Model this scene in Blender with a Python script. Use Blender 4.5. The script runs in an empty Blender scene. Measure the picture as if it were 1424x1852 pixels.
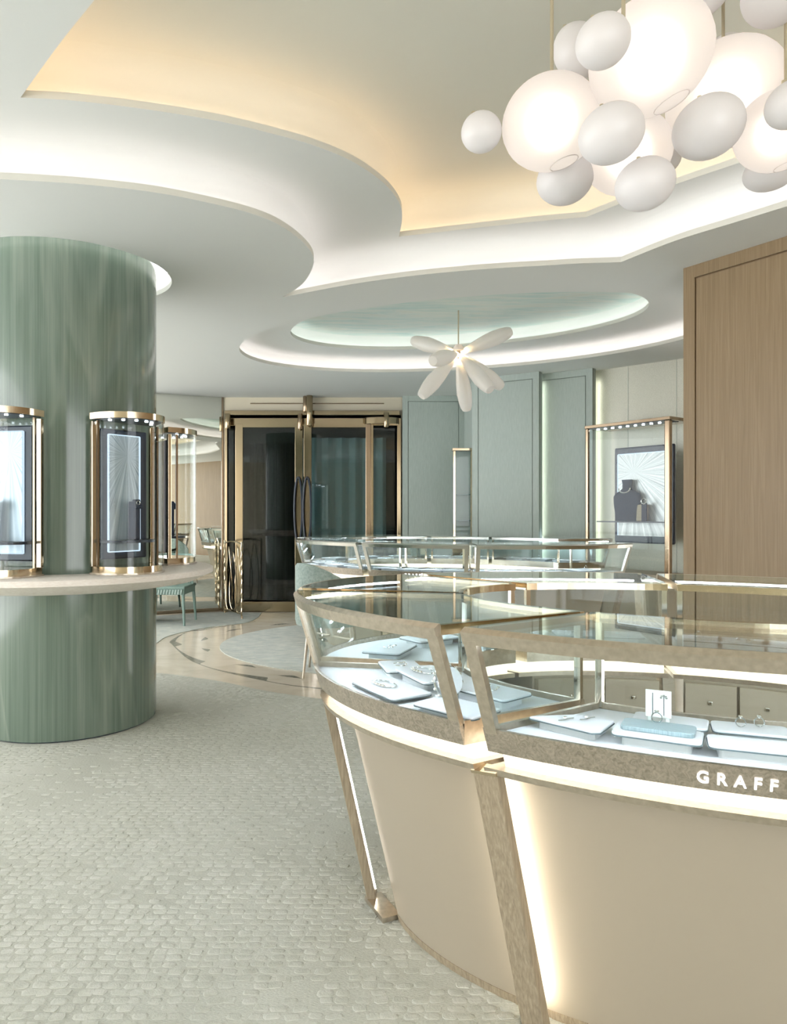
import bpy, bmesh, math, random
from mathutils import Vector, Matrix
random.seed(7)
PI = math.pi
sc = bpy.context.scene
COL = sc.collection

# ------------------------------------------------------------------ camera
FPX, HOR, EYE = 1290.0, 926.0, 1.3
cam_d = bpy.data.cameras.new('camera')
cam = bpy.data.objects.new('camera', cam_d)
COL.objects.link(cam)
cam.location = (0, 0, EYE)
cam.rotation_euler = (PI / 2, 0, 0)
cam_d.sensor_fit = 'HORIZONTAL'
cam_d.sensor_width = 36
cam_d.lens = 36 * FPX / 1424
cam_d.clip_start = 0.02
sc.camera = cam

# ------------------------------------------------------------------ world, exposure
w = bpy.data.worlds.new('world')
sc.world = w
w.use_nodes = True
bg = w.node_tree.nodes['Background']
bg.inputs[0].default_value = (0.985, 0.99, 1.0, 1)
bg.inputs[1].default_value = 3.5
sc.view_settings.view_transform = 'Standard'
sc.view_settings.look = 'None'
sc.view_settings.gamma = 1
sc.view_settings.exposure = 0.5
sc.view_settings.use_curve_mapping = False
cy = sc.cycles
cy.use_denoising = True
cy.max_bounces = 7
cy.diffuse_bounces = 4
cy.glossy_bounces = 4
cy.transmission_bounces = 5
cy.transparent_max_bounces = 14
cy.use_adaptive_sampling = True
cy.adaptive_threshold = 0.1
cy.adaptive_min_samples = 16
cy.use_light_tree = False
cy.sample_clamp_indirect = 6
cy.caustics_reflective = False
cy.caustics_refractive = False

LED_WHITE, LED_WARM, LED_COOL = 4.0, 6.5, 18.0     # cove and case light strips
GLOBE, BULB = 1.9, 200.0

# ------------------------------------------------------------------ helpers
def px(x, y, Y):
    return Vector(((x - 712) / FPX * Y, Y, EYE - (y - HOR) / FPX * Y))
def pz(x, y, z):
    Y = (EYE - z) * FPX / (y - HOR)
    return Vector(((x - 712) / FPX * Y, Y, z))

class G:
    """collects vertices and faces of one mesh"""
    def __init__(s): s.v, s.f = [], []
    def add(s, v, f):
        n = len(s.v); s.v += [Vector(p) for p in v]; s.f += [[i + n for i in q] for q in f]; return s
    def loft(s, loops, cap=True, closed=False):
        n = len(loops[0]); v = [p for l in loops for p in l]; f = []
        m = len(loops)
        for i in range(m if closed else m - 1):
            for j in range(n):
                a, b = i * n + j, i * n + (j + 1) % n
                c, d = ((i + 1) % m) * n + (j + 1) % n, ((i + 1) % m) * n + j
                f.append([a, b, c, d])
        if cap and not closed:
            f.append(list(range(n))[::-1]); f.append([(m - 1) * n + j for j in range(n)])
        return s.add(v, f)
    def strip(s, rows):
        n = len(rows[0]); f = []
        for i in range(len(rows) - 1):
            for j in range(n - 1):
                f.append([i * n + j, i * n + j + 1, (i + 1) * n + j + 1, (i + 1) * n + j])
        return s.add([p for r in rows for p in r], f)
    def box(s, c, size, rz=0.0):
        c = Vector(c); R = Matrix.Rotation(rz, 3, 'Z'); hx, hy, hz = [k / 2 for k in size]
        l = lambda z: [c + R @ Vector(p) for p in ((-hx, -hy, z), (hx, -hy, z), (hx, hy, z), (-hx, hy, z))]
        return s.loft([l(-hz), l(hz)])
    def beam(s, p0, p1, u, wd, ht):
        p0, p1 = Vector(p0), Vector(p1); d = (p1 - p0).normalized(); u = Vector(u)
        u = (u - d * u.dot(d)).normalized(); v = d.cross(u)
        l = lambda p: [p + u * wd / 2 * a + v * ht / 2 * b for a, b in ((-1, -1), (1, -1), (1, 1), (-1, 1))]
        return s.loft([l(p0), l(p1)])
    def tube(s, pts, r, n=8, closed=False, cap=True):
        pts = [Vector(p) for p in pts]; loops = []; m = len(pts)
        up = None
        for i, p in enumerate(pts):
            if closed: d = pts[(i + 1) % m] - pts[i - 1]
            else: d = pts[min(i + 1, m - 1)] - pts[max(i - 1, 0)]
            d.normalize()
            if up is None:
                up = d.orthogonal().normalized()
            u = (up - d * up.dot(d)).normalized(); up = u; v = d.cross(u)
            rr = r[i] if isinstance(r, (list, tuple)) else r
            loops.append([p + (u * math.cos(2 * PI * k / n) + v * math.sin(2 * PI * k / n)) * rr for k in range(n)])
        return s.loft(loops, cap, closed)
    def lathe(s, prof, c=(0, 0, 0), n=48, a0=0, a1=2 * PI):
        c = Vector(c); full = abs(a1 - a0 - 2 * PI) < 1e-6; rows = []
        for k in range(n + 1):
            a = a0 + (a1 - a0) * k / n
            rows.append([c + Vector((r * math.cos(a), r * math.sin(a), z)) for r, z in prof])
        return s.strip(rows)
    def prism(s, poly, z0, z1):
        return s.loft([[Vector((p[0], p[1], z0)) for p in poly], [Vector((p[0], p[1], z1)) for p in poly]])
    def ellipsoid(s, c, r, rot=None, nu=28, nv=18):
        c = Vector(c); rows = []
        for i in range(nv + 1):
            t = PI * i / nv; row = []
            for k in range(nu + 1):
                a = 2 * PI * k / nu
                p = Vector((r[0] * math.sin(t) * math.cos(a), r[1] * math.sin(t) * math.sin(a), r[2] * math.cos(t)))
                row.append(c + (rot @ p if rot else p))
            rows.append(row)
        return s.strip(rows)

def obj(name, g, m, parent=None, smooth=False, bevel=0.0, kind=None, merge=True, bseg=2):
    me = bpy.data.meshes.new(name)
    off = parent_loc(parent)
    bm = bmesh.new()
    vs = [bm.verts.new(p - off) for p in g.v]
    for q in g.f:
        try: bm.faces.new([vs[i] for i in q])
        except ValueError: pass
    if merge: bmesh.ops.remove_doubles(bm, verts=bm.verts, dist=1e-5)
    bmesh.ops.recalc_face_normals(bm, faces=bm.faces)
    if smooth:
        for fc in bm.faces: fc.smooth = True
        for e in bm.edges:
            if len(e.link_faces) == 2 and e.calc_face_angle(0) > 0.7: e.smooth = False
    bm.to_mesh(me); bm.free()
    o = bpy.data.objects.new(name, me)
    COL.objects.link(o)
    if m: me.materials.append(MAT[m] if isinstance(m, str) else m)
    if parent: o.parent = parent
    if bevel:
        b = o.modifiers.new('bevel', 'BEVEL'); b.width = bevel; b.segments = bseg; b.limit_method = 'ANGLE'; b.angle_limit = 0.6
    if kind: o['kind'] = kind
    return o
def parent_loc(p):
    off = Vector((0, 0, 0))
    while p: off += p.location; p = p.parent
    return off
def tag(o, label, cat, group=None):
    o['label'] = label; o['category'] = cat
    if group: o['group'] = group
    return o
def thing(name, label, cat, loc, group=None):
    o = bpy.data.objects.new(name, None); COL.objects.link(o); o.location = loc
    o.empty_display_size = 0.05
    return tag(o, label, cat, group)
def copy_tree(o, parent=None):
    c = o.copy(); COL.objects.link(c); c.parent = parent
    for ch in list(o.children): copy_tree(ch, c)
    return c
def crom(P, n=8):
    P = [Vector(p) for p in P]; out = []
    Q = [P[0] * 2 - P[1]] + P + [P[-1] * 2 - P[-2]]
    for i in range(1, len(Q) - 2):
        p0, p1, p2, p3 = Q[i - 1:i + 3]
        for k in range(n):
            t = k / n
            out.append(0.5 * ((2 * p1) + (p2 - p0) * t + (2 * p0 - 5 * p1 + 4 * p2 - p3) * t * t + (3 * p1 - p0 - 3 * p2 + p3) * t ** 3))
    out.append(P[-1]); return out

# ------------------------------------------------------------------ materials
MAT = {}
def lin(h):
    c = [int(h[i:i + 2], 16) / 255 for i in (0, 2, 4)]
    return tuple(x / 12.92 if x <= 0.04045 else ((x + 0.055) / 1.055) ** 2.4 for x in c) + (1,)
def base(name):
    m = bpy.data.materials.new(name); m.use_nodes = True; MAT[name] = m
    nt = m.node_tree; return m, nt, nt.nodes['Principled BSDF']
def pr(name, col, rough=0.5, metal=0.0, **k):
    m, nt, b = base(name)
    b.inputs['Base Color'].default_value = lin(col) if isinstance(col, str) else col
    b.inputs['Roughness'].default_value = rough; b.inputs['Metallic'].default_value = metal
    for a, v in k.items(): b.inputs[a.replace('_', ' ')].default_value = v
    return m, nt, b
def N(nt, t, **k):
    n = nt.nodes.new(t)
    for a, v in k.items():
        if a in n.inputs.keys(): n.inputs[a].default_value = v
        else: setattr(n, a, v)
    return n
def coords(nt, scale=(1, 1, 1), loc=(0, 0, 0)):
    t = N(nt, 'ShaderNodeTexCoord'); mp = N(nt, 'ShaderNodeMapping')
    mp.inputs['Scale'].default_value = scale; mp.inputs['Location'].default_value = loc
    nt.links.new(t.outputs['Object'], mp.inputs[0]); return mp.outputs[0]
def ramp(nt, src, stops):
    r = N(nt, 'ShaderNodeValToRGB'); e = r.color_ramp.elements
    while len(e) < len(stops): e.new(0.5)
    for el, (p, c) in zip(e, stops): el.position = p; el.color = lin(c) if isinstance(c, str) else c
    nt.links.new(src, r.inputs[0]); return r.outputs[0]
def noise(nt, vec, scale=5, detail=4, rough=0.5, dist=0.0):
    n = N(nt, 'ShaderNodeTexNoise'); n.inputs['Scale'].default_value = scale; n.inputs['Detail'].default_value = detail
    n.inputs['Roughness'].default_value = rough; n.inputs['Distortion'].default_value = dist
    nt.links.new(vec, n.inputs['Vector']); return n.outputs[0]
def bump(nt, b, src, st=0.2, d=0.01):
    n = N(nt, 'ShaderNodeBump'); n.inputs['Strength'].default_value = st; n.inputs['Distance'].default_value = d
    nt.links.new(src, n.inputs['Height']); nt.links.new(n.outputs[0], b.inputs['Normal'])
def mixc(nt, fac, a, b, mode='MIX'):
    n = N(nt, 'ShaderNodeMix', data_type='RGBA', blend_type=mode)
    if isinstance(fac, (int, float)): n.inputs[0].default_value = fac
    else: nt.links.new(fac, n.inputs[0])
    for i, x in ((6, a), (7, b)):
        if isinstance(x, (tuple, str)): n.inputs[i].default_value = lin(x) if isinstance(x, str) else x
        else: nt.links.new(x, n.inputs[i])
    return n.outputs[2]
def emit(name, col, st):
    m, nt, b = base(name); nt.nodes.remove(b)
    e = N(nt, 'ShaderNodeEmission'); e.inputs[0].default_value = lin(col); e.inputs[1].default_value = st
    nt.links.new(e.outputs[0], nt.nodes['Material Output'].inputs[0]); return m
def glassy(name, tint, ior=1.45, rough=0.0):
    m, nt, b = base(name); nt.nodes.remove(b)
    t = N(nt, 'ShaderNodeBsdfTransparent'); t.inputs[0].default_value = tint
    g = N(nt, 'ShaderNodeBsdfGlossy'); g.inputs['Roughness'].default_value = rough; g.inputs[0].default_value = (1, 1, 1, 1)
    lw = N(nt, 'ShaderNodeLayerWeight'); lw.inputs[0].default_value = 0.5
    pw = N(nt, 'ShaderNodeMath', operation='POWER'); pw.inputs[1].default_value = 5.0; nt.links.new(lw.outputs['Facing'], pw.inputs[0])
    f0 = ((ior - 1) / (ior + 1)) ** 2
    f = N(nt, 'ShaderNodeMath', operation='MULTIPLY_ADD'); f.inputs[1].default_value = 1 - f0; f.inputs[2].default_value = f0; nt.links.new(pw.outputs[0], f.inputs[0])
    mx = N(nt, 'ShaderNodeMixShader')
    nt.links.new(f.outputs[0], mx.inputs[0]); nt.links.new(t.outputs[0], mx.inputs[1]); nt.links.new(g.outputs[0], mx.inputs[2])
    nt.links.new(mx.outputs[0], nt.nodes['Material Output'].inputs[0]); return m

pr('ceil', 'dde0dd', 0.85)
m, nt, b = pr('ceil_upper', 'd3d3c7', 0.85)
m, nt, b = pr('ceil_leaf', 'cddad6', 0.5)
nv = noise(nt, coords(nt, (1, 5, 1)), 2.2, 5, 0.6, 0.6)
nt.links.new(ramp(nt, nv, [(0.3, 'b4cfcb'), (0.55, 'd3dcd6'), (0.8, 'cfd2c6')]), b.inputs['Base Color'])
pr('lip', 'd9d8cf', 0.7)
emit('led_white', 'fff0ee', LED_WHITE)
emit('led_case', 'e6f1ff', 80.0)
emit('led_warm', 'ffddc2', LED_WARM)
emit('led_cool', 'e8f3ff', LED_COOL)
emit('led_leaf', 'f6fbf4', LED_WHITE * 0.8)
emit('led_band', 'fff0d6', 1.7)
emit('led_leg', 'fff6e8', 34.0)
emit('led_edge', 'd8ecff', .8)
emit('led_wall', 'feffee', 9.0)
emit('letter', 'ffffff', 2.0)

# floor stone
m, nt, b = pr('stone', 'cdbfa8', 0.16)
nv = noise(nt, coords(nt, (1, 1.6, 1)), 2.5, 6, 0.6, 1.2)
nt.links.new(ramp(nt, nv, [(0.3, 'd0c4b0'), (0.5, 'ddd2bf'), (0.75, 'e6ddcd')]), b.inputs['Base Color'])
m, nt, b = pr('inlay_dark', '8f8c80', 0.16)
nv = noise(nt, coords(nt), 30, 4)
nt.links.new(ramp(nt, nv, [(0.3, '77766c'), (0.7, 'a09c8e')]), b.inputs['Base Color'])
m, nt, b = pr('inlay_light', 'd9d0bd', 0.14)
# carpets
m, nt, b = pr('carpet', 'b4b4a8', 0.95)
c1 = coords(nt)
big = noise(nt, c1, 0.9, 4, 0.6, 0.4)
fine = noise(nt, coords(nt, (18, 60, 1)), 6, 3, 0.6)
tone = ramp(nt, big, [(0.33, 'b8b9b1'), (0.5, 'c1c2ba'), (0.68, 'cacbc4')])
nt.links.new(mixc(nt, 0.3, tone, ramp(nt, fine, [(0.35, '8a8a80'), (0.65, 'd6d5ca')]), 'OVERLAY'), b.inputs['Base Color'])
bump(nt, b, fine, 0.7, 0.004)
m, nt, b = pr('carpet_chip', 'c9c8ba', 0.95)
big = noise(nt, coords(nt), 22, 3, 0.6)
mid = noise(nt, coords(nt), 1.1, 2, 0.5)
cc = ramp(nt, big, [(0.3, 'c0c1ba'), (0.5, 'c8c9c2'), (0.7, 'd0d0ca')])
nt.links.new(mixc(nt, 0.4, cc, ramp(nt, mid, [(0.35, '8c8c84'), (0.65, 'bebeb6')]), 'OVERLAY'), b.inputs['Base Color'])
bump(nt, b, noise(nt, coords(nt), 220, 2), 0.5, 0.003)
m, nt, b = pr('carpet_far', 'b7bab2', 0.95)
nv = noise(nt, coords(nt, (3, 9, 1)), 2.6, 6, 0.65, 0.5)
nt.links.new(ramp(nt, nv, [(0.3, 'aab2ad'), (0.5, 'c2c5bd'), (0.72, 'dcdbd0')]), b.inputs['Base Color'])
bump(nt, b, nv, 0.4, 0.01)
# column: green onyx with vertical bands
m, nt, b = pr('onyx', '7b9484', 0.13)
b.inputs['Coat Weight'].default_value = 0.25; b.inputs['Coat Roughness'].default_value = 0.05
s1 = noise(nt, coords(nt, (11, 11, 0.16)), 4.0, 7, 0.66, 0.05)
s2 = noise(nt, coords(nt, (2.2, 2.2, 0.5)), 0.9, 3, 0.5, 0.8)
tone = ramp(nt, s1, [(0.28, '5b6a5f'), (0.45, '657568'), (0.58, '6f7e71'), (0.78, '7c897b')])
vein = ramp(nt, s2, [(0.47, (0, 0, 0, 1)), (0.5, (1, 1, 1, 1)), (0.505, (1, 1, 1, 1)), (0.56, (0, 0, 0, 1))])
sc_ = N(nt, 'ShaderNodeMath', operation='MULTIPLY'); sc_.inputs[1].default_value = 0.10
nt.links.new(vein, sc_.inputs[0])
nt.links.new(mixc(nt, sc_.outputs[0], tone, 'cfd3c4'), b.inputs['Base Color'])
m, nt, b = pr('travertine', 'd9cbb8', 0.4)
nv = noise(nt, coords(nt, (14, 14, 60)), 3, 5, 0.6)
nt.links.new(ramp(nt, nv, [(0.3, 'e6dcd2'), (0.5, 'efe6dd'), (0.7, 'f5efe8')]), b.inputs['Base Color'])
# metals
pr('gold', 'd6c5aa', 0.12, 1.0)
pr('bronze', 'a3907a', 0.18, 1.0)
pr('door_gold', 'aa9a7f', 0.14, 1.0)
m, nt, b = pr('champagne', 'd2c7b8', 0.3, 1.0)
nv = noise(nt, coords(nt), 60, 3)
nt.links.new(ramp(nt, nv, [(0.3, 'cabfaf'), (0.7, 'ddd2c3')]), b.inputs['Base Color'])
m, nt, b = pr('brushed', 'a2947f', 0.38, 0.85)
nv = noise(nt, coords(nt), 75, 4, 0.6, 1.5)
nt.links.new(ramp(nt, nv, [(0.32, 'a39a8b'), (0.68, 'ccc2b3')]), b.inputs['Base Color'])
bump(nt, b, nv, 0.3, 0.003)
m, nt, b = pr('leg_wood', 'a29480', 0.42, 0.15)
nv = noise(nt, coords(nt, (60, 60, 4)), 3, 5, 0.6, 0.4)
nt.links.new(ramp(nt, nv, [(0.3, '8b7e6b'), (0.55, 'a4967f'), (0.8, 'b9ab95')]), b.inputs['Base Color'])
pr('chrome', 'e6e4dd', 0.06, 1.0)
pr('nickel', 'd9dad4', 0.2, 1.0)
pr('silver', 'e4e8ea', 0.12, 1.0)
pr('mirror', 'dfe0d8', 0.005, 1.0)
# glass
glassy('glass', (0.965, 0.985, 0.985, 1), 1.26)
glassy('glass_top', (0.90, 0.945, 0.94, 1), 1.42)
glassy('glass_door', (0.66, 0.72, 0.72, 1), 1.45)
pr('glass_edge', '5d7a74', 0.1)
# showcase
pr('cream', 'a59b89', 0.42)
pr('deck', 'eef2f4', 0.55)
pr('pad', 'e6eaed', 0.6)
pr('wall_joint', 'cfd8cf', 0.7)  # pale grey-green of the joint lines in the woven wall
pr('piping', '66757a', 0.5)
pr('cabinet', 'b3a996', 0.5)
m, nt, b = pr('pad_blue', '8fa3a8', 0.35)
def rays(nt, b, cx, cz, c1, c2, ax='z', n=38):
    t = N(nt, 'ShaderNodeTexCoord'); s = N(nt, 'ShaderNodeSeparateXYZ'); nt.links.new(t.outputs['Object'], s.inputs[0])
    def sub(o, v):
        q = N(nt, 'ShaderNodeMath', operation='SUBTRACT'); nt.links.new(o, q.inputs[0]); q.inputs[1].default_value = v; return q.outputs[0]
    at = N(nt, 'ShaderNodeMath', operation='ARCTAN2')
    nt.links.new(sub(s.outputs['Z' if ax == 'z' else 'Y'], cz), at.inputs[0]); nt.links.new(sub(s.outputs['X'], cx), at.inputs[1])
    cb = N(nt, 'ShaderNodeCombineXYZ'); nt.links.new(at.outputs[0], cb.inputs[0])
    nz = noise(nt, cb.outputs[0], n / 3.0, 4, 0.7)
    nt.links.new(ramp(nt, nz, [(0.35, c1), (0.65, c2)]), b.inputs['Base Color'])
rays(nt, b, 0, 0, '83999f', 'a9bcc0', 'y')
m, nt, b = pr('ray_panel', 'b5c2cc', 0.35, 0.35)
rays(nt, b, 0.02, 0.22, '7f94a5', 'dde7ee')
m, nt, b = pr('ray_panel_wall', 'c5cac8', 0.35, 0.3)
rays(nt, b, -0.1, 0.22, '98a0a2', 'f0f3f2')
pr('navy', '27313f', 0.3)
pr('navy_velvet', '2b3648', 0.8)
pr('beige_velvet', 'b5aa92', 0.8)
# walls
m, nt, b = pr('teal', '8a9c97', 0.6)
nv = noise(nt, coords(nt, (90, 90, 6)), 2, 4, 0.6)
nt.links.new(ramp(nt, nv, [(0.3, 'a5b0a9'), (0.7, 'b3beb7')]), b.inputs['Base Color'])
pr('teal_groove', '879089', 0.6)
pr('teal_dark', '4f6668', 0.7)
m, nt, b = pr('wood', 'a38a68', 0.42)
nv = noise(nt, coords(nt, (26, 26, 0.8)), 2.4, 6, 0.62, 0.8)
nt.links.new(ramp(nt, nv, [(0.28, '7f6b4e'), (0.5, '8a7558'), (0.75, '968164')]), b.inputs['Base Color'])
pr('wood_groove', '6f583c', 0.5)
m, nt, b = pr('weave', 'c9c8b6', 0.4, 0.25)
nv = noise(nt, coords(nt, (60, 60, 220)), 2, 3, 0.7)
nt.links.new(ramp(nt, nv, [(0.3, 'c3c2b3'), (0.7, 'e6e5d8')]), b.inputs['Base Color'])
pr('plaster', 'cfc7b2', 0.8)
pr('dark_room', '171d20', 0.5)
pr('curtain_teal', 'a3bcbd', 0.8)
m, nt, b = pr('fabric', 'a9bab5', 0.9)
nv = noise(nt, coords(nt), 60, 3)
nt.links.new(ramp(nt, nv, [(0.3, '97aaa4'), (0.7, 'b8c6c0')]), b.inputs['Base Color'])
pr('chair_teal', '7e968d', 0.6)
pr('gem', 'ffffff', 0.03, 0.9)
pr('acrylic', 'e3ebe6', 0.2)
# lamps
def frosted(name, col, tr, em, emc='fff3e8'):
    m, nt, b = base(name); nt.nodes.remove(b)
    d = N(nt, 'ShaderNodeBsdfDiffuse'); d.inputs[0].default_value = lin(col)
    t = N(nt, 'ShaderNodeBsdfTranslucent'); t.inputs[0].default_value = lin(col)
    g = N(nt, 'ShaderNodeBsdfGlossy'); g.inputs['Roughness'].default_value = 0.35
    mx = N(nt, 'ShaderNodeMixShader'); mx.inputs[0].default_value = tr
    nt.links.new(d.outputs[0], mx.inputs[1]); nt.links.new(t.outputs[0], mx.inputs[2])
    m2 = N(nt, 'ShaderNodeMixShader'); m2.inputs[0].default_value = 0.05
    nt.links.new(mx.outputs[0], m2.inputs[1]); nt.links.new(g.outputs[0], m2.inputs[2])
    out = m2.outputs[0]
    if em:
        e = N(nt, 'ShaderNodeEmission'); e.inputs[0].default_value = lin(emc); e.inputs[1].default_value = em
        a = N(nt, 'ShaderNodeAddShader'); nt.links.new(out, a.inputs[0]); nt.links.new(e.outputs[0], a.inputs[1]); out = a.outputs[0]
    nt.links.new(out, nt.nodes['Material Output'].inputs[0])
m, nt, b = base('globe_lit'); nt.nodes.remove(b)
rf = N(nt, 'ShaderNodeBsdfRefraction', IOR=1.4, Roughness=0.55); rf.inputs[0].default_value = lin('fffaf6')
tl_ = N(nt, 'ShaderNodeBsdfTranslucent'); tl_.inputs[0].default_value = lin('f2eeea')
df_ = N(nt, 'ShaderNodeBsdfDiffuse'); df_.inputs[0].default_value = lin('efe6e0')
x1 = N(nt, 'ShaderNodeMixShader'); x1.inputs[0].default_value = 0.5
nt.links.new(tl_.outputs[0], x1.inputs[1]); nt.links.new(df_.outputs[0], x1.inputs[2])
x2 = N(nt, 'ShaderNodeMixShader'); x2.inputs[0].default_value = 0.5
nt.links.new(rf.outputs[0], x2.inputs[1]); nt.links.new(x1.outputs[0], x2.inputs[2])
em_ = N(nt, 'ShaderNodeEmission'); em_.inputs[0].default_value = lin('fff8f4'); em_.inputs[1].default_value = 0.16
ad_ = N(nt, 'ShaderNodeAddShader'); nt.links.new(x2.outputs[0], ad_.inputs[0]); nt.links.new(em_.outputs[0], ad_.inputs[1])
nt.links.new(ad_.outputs[0], nt.nodes['Material Output'].inputs[0])
frosted('globe', 'f6f3f2', 0.4, 0.0)
frosted('petal', 'e9e7e2', 0.5, 0.05)
emit('globe_core', 'fff2e2', GLOBE)
emit('bulb', 'ffd79a', BULB)
pr('rod', 'c3b89e', 0.35, 0.5)

# ================================================================== SETTING
ZC = 2.8            # main ceiling
Z1, Z2 = 3.0, 3.26  # soffit and upper ceiling of the stepped recess

def v2(p): return Vector((p[0], p[1], 0))
def seg(points, z, n=6):
    return crom([v2(pz(x, y, z)) for x, y in points], n)
def loop_normals(pts, corner=0.4, steps=7):
    """closed CCW loop -> (point, outward normal) with round joins at the corners"""
    P = [pts[i] for i in range(len(pts)) if (pts[i] - pts[i - 1]).length > 1e-4]
    out = []; n = len(P)
    for i in range(n):
        a = (P[i] - P[i - 1]).normalized(); b = (P[(i + 1) % n] - P[i]).normalized()
        na, nb = Vector((a.y, -a.x, 0)), Vector((b.y, -b.x, 0))
        if a.angle(b) > corner and a.cross(b).z > 0:
            ang = a.angle(b)
            for k in range(steps + 1):
                R = Matrix.Rotation(ang * k / steps, 3, 'Z'); out.append((P[i], R @ na))
        else: out.append((P[i], (na + nb).normalized()))
    return out
def sweep(pn, prof):
    g = G(); rows = [[p + nn * s + Vector((0, 0, z)) for s, z in prof] for p, nn in pn]
    rows.append(rows[0]); return g.strip(rows)
def fill(loops, z):
    """flat face with holes"""
    bm = bmesh.new(); es = []
    for L in loops:
        vs = [bm.verts.new((p.x, p.y, z)) for p in L]
        es += [bm.edges.new((vs[i - 1], vs[i])) for i in range(len(vs))]
    bmesh.ops.triangle_fill(bm, use_beauty=True, use_dissolve=False, edges=es)
    bm.verts.index_update(); g = G(); g.add([v.co.copy() for v in bm.verts], [[v.index for v in f.verts] for f in bm.faces]); bm.free()
    return g
def offset(pn, s):
    out = []
    for p, nn in pn:
        q = p + nn * s
        if not out or (q - out[-1]).length > 1e-3: out.append(q)
    return out
def ccw(L):
    a = sum(L[i - 1].x * L[i].y - L[i].x * L[i - 1].y for i in range(len(L)))
    return L if a > 0 else L[::-1]
def ell(c, a, b, tilt, n=96):
    t = math.radians(tilt)
    return [Vector((c[0] + a * math.cos(k) * math.cos(t) - b * math.sin(k) * math.sin(t),
                    c[1] + a * math.cos(k) * math.sin(t) + b * math.sin(k) * math.cos(t), 0)) for k in [2 * PI * i / n for i in range(n)]]
def cove_profile(zb, zt, dep=0.12, lip=0.032, r=None):
    h = zt - zb; r = r or min(dep - 0.02, h - 0.06)
    pf = [(0.014, zb + lip), (0.014, zb + 0.008), (dep, zb + 0.008), (dep, zt - r)]
    for k in range(1, 9):
        a = PI / 2 * k / 8
        pf.append((dep - r + r * math.cos(a), zt - r + r * math.sin(a)))
    return pf

# --- lower recess outline (edge of the main ceiling) and upper recess outline, CCW
e2a = seg([(1424, 373), (1327.6, 402.7), (1220, 436), (1123.5, 474)], ZC)
e2b = seg([(1123.5, 474), (1049, 476.5), (990, 480), (872, 487), (754, 498), (636, 514), (511, 537.5)], ZC)
e2c = seg([(511, 537.5), (542, 518), (560, 496), (567.5, 468), (550, 440), (507, 408), (454, 386), (374, 366), (267, 346), (133, 332), (0, 324)], ZC)
back2 = crom([e2c[-1], Vector((-2.7, 3.15, 0)), Vector((-3.6, 2.6, 0)), Vector((-3.9, 1.0, 0)), Vector((-3.3, -1.2, 0)), Vector((0, -1.9, 0)),
              Vector((2.6, -1.2, 0)), Vector((3.1, 1.0, 0)), Vector((2.6, 2.6, 0)), e2a[0]], 6)
E2 = ccw(e2a + e2b[1:] + e2c[1:] + back2[1:-1])
e1a = seg([(1424, 268), (1351, 290), (1220, 334), (1123, 368), (1061, 392.5)], Z1)
e1b = seg([(1061, 392.5), (990, 398.5), (872, 411), (722, 428)], Z1)
e1c = seg([(722, 428), (727.5, 395), (722, 366), (694, 331), (640, 293.5), (576, 266), (507, 245.5), (400, 220), (267, 198), (133, 182), (37, 176.5)], Z1)
e1d = seg([(37, 176.5), (107, 80), (171, 0)], Z1)
back1 = crom([e1d[-1], Vector((-0.72, 1.7, 0)), Vector((-0.75, 0.8, 0)), Vector((-1.1, -0.3, 0)), Vector((0.4, -1.1, 0)), Vector((1.9, -0.4, 0)),
              Vector((2.3, 1.0, 0)), Vector((2.2, 2.2, 0)), e1a[0]], 6)
E1 = ccw(e1a + e1b[1:] + e1c[1:] + e1d[1:] + back1[1:-1])
OV_A = ell((0.586, 6.253), 2.12, 1.246, 158.6)     # far oval recess, outer
OV_B = ell((0.55, 6.2), 1.575, 0.875, 158.0)        # inner
COLC, COLR, RIMR = Vector((-2.015, 4.474, 0)), 0.50, 0.596
RIM = ell(COLC, RIMR, RIMR, 0, 64)
n2, n1, nA, nB, nR = [loop_normals(L) for L in (E2, E1, OV_A, OV_B, RIM)]

def cove(parent, pn, zb, zt, led, dep=0.12):
    obj('cove_lip', sweep(pn, [(0, zb), (0, zb + 0.032), (0.014, zb + 0.032)]), 'lip', parent)
    obj('cove', sweep(pn, cove_profile(zb, zt, dep)), 'ceil' if led != 'led_warm' else 'ceil_upper', parent, smooth=True)
    obj('light_strip', sweep(pn, [(dep * .5, zb + 0.012), (dep * .5, zb + 0.030), (dep * .5 + .015, zb + 0.030), (dep * .5 + .015, zb + 0.012)]), led, parent)
def cove_end(zb, zt, dep=0.12): return cove_profile(zb, zt, dep)[-1][0]

OUT = [Vector((-6, -3, 0)), Vector((5, -3, 0)), Vector((5, 11, 0)), Vector((-6, 11, 0))]
ceiling = obj('ceiling', fill([OUT, E2, OV_A, RIM], ZC), 'ceil', kind='structure')
ceiling['label'] = 'pale grey stepped plaster ceiling with glowing curved coves'
cove(ceiling, n2, ZC, Z1, 'led_white')
obj('soffit', fill([offset(n2, cove_end(ZC, Z1)), E1], Z1), 'ceil', ceiling)
cove(ceiling, n1, Z1, Z2, 'led_warm', 0.14)
obj('upper_ceiling', fill([offset(n1, cove_end(Z1, Z2, 0.14))], Z2), 'ceil_upper', ceiling)
ZA, ZB = 2.94, 3.08
cove(ceiling, nA, ZC, ZA, 'led_white', 0.11)
obj('oval_soffit', fill([offset(nA, cove_end(ZC, ZA, 0.11)), OV_B], ZA), 'ceil', ceiling)
cove(ceiling, nB, ZA, ZB, 'led_leaf', 0.11)
obj('oval_ceiling', fill([offset(nB, cove_end(ZA, ZB, 0.11))], ZB), 'ceil_leaf', ceiling)
cove(ceiling, nR, ZC, 2.93, 'led_white', 0.09)

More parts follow.
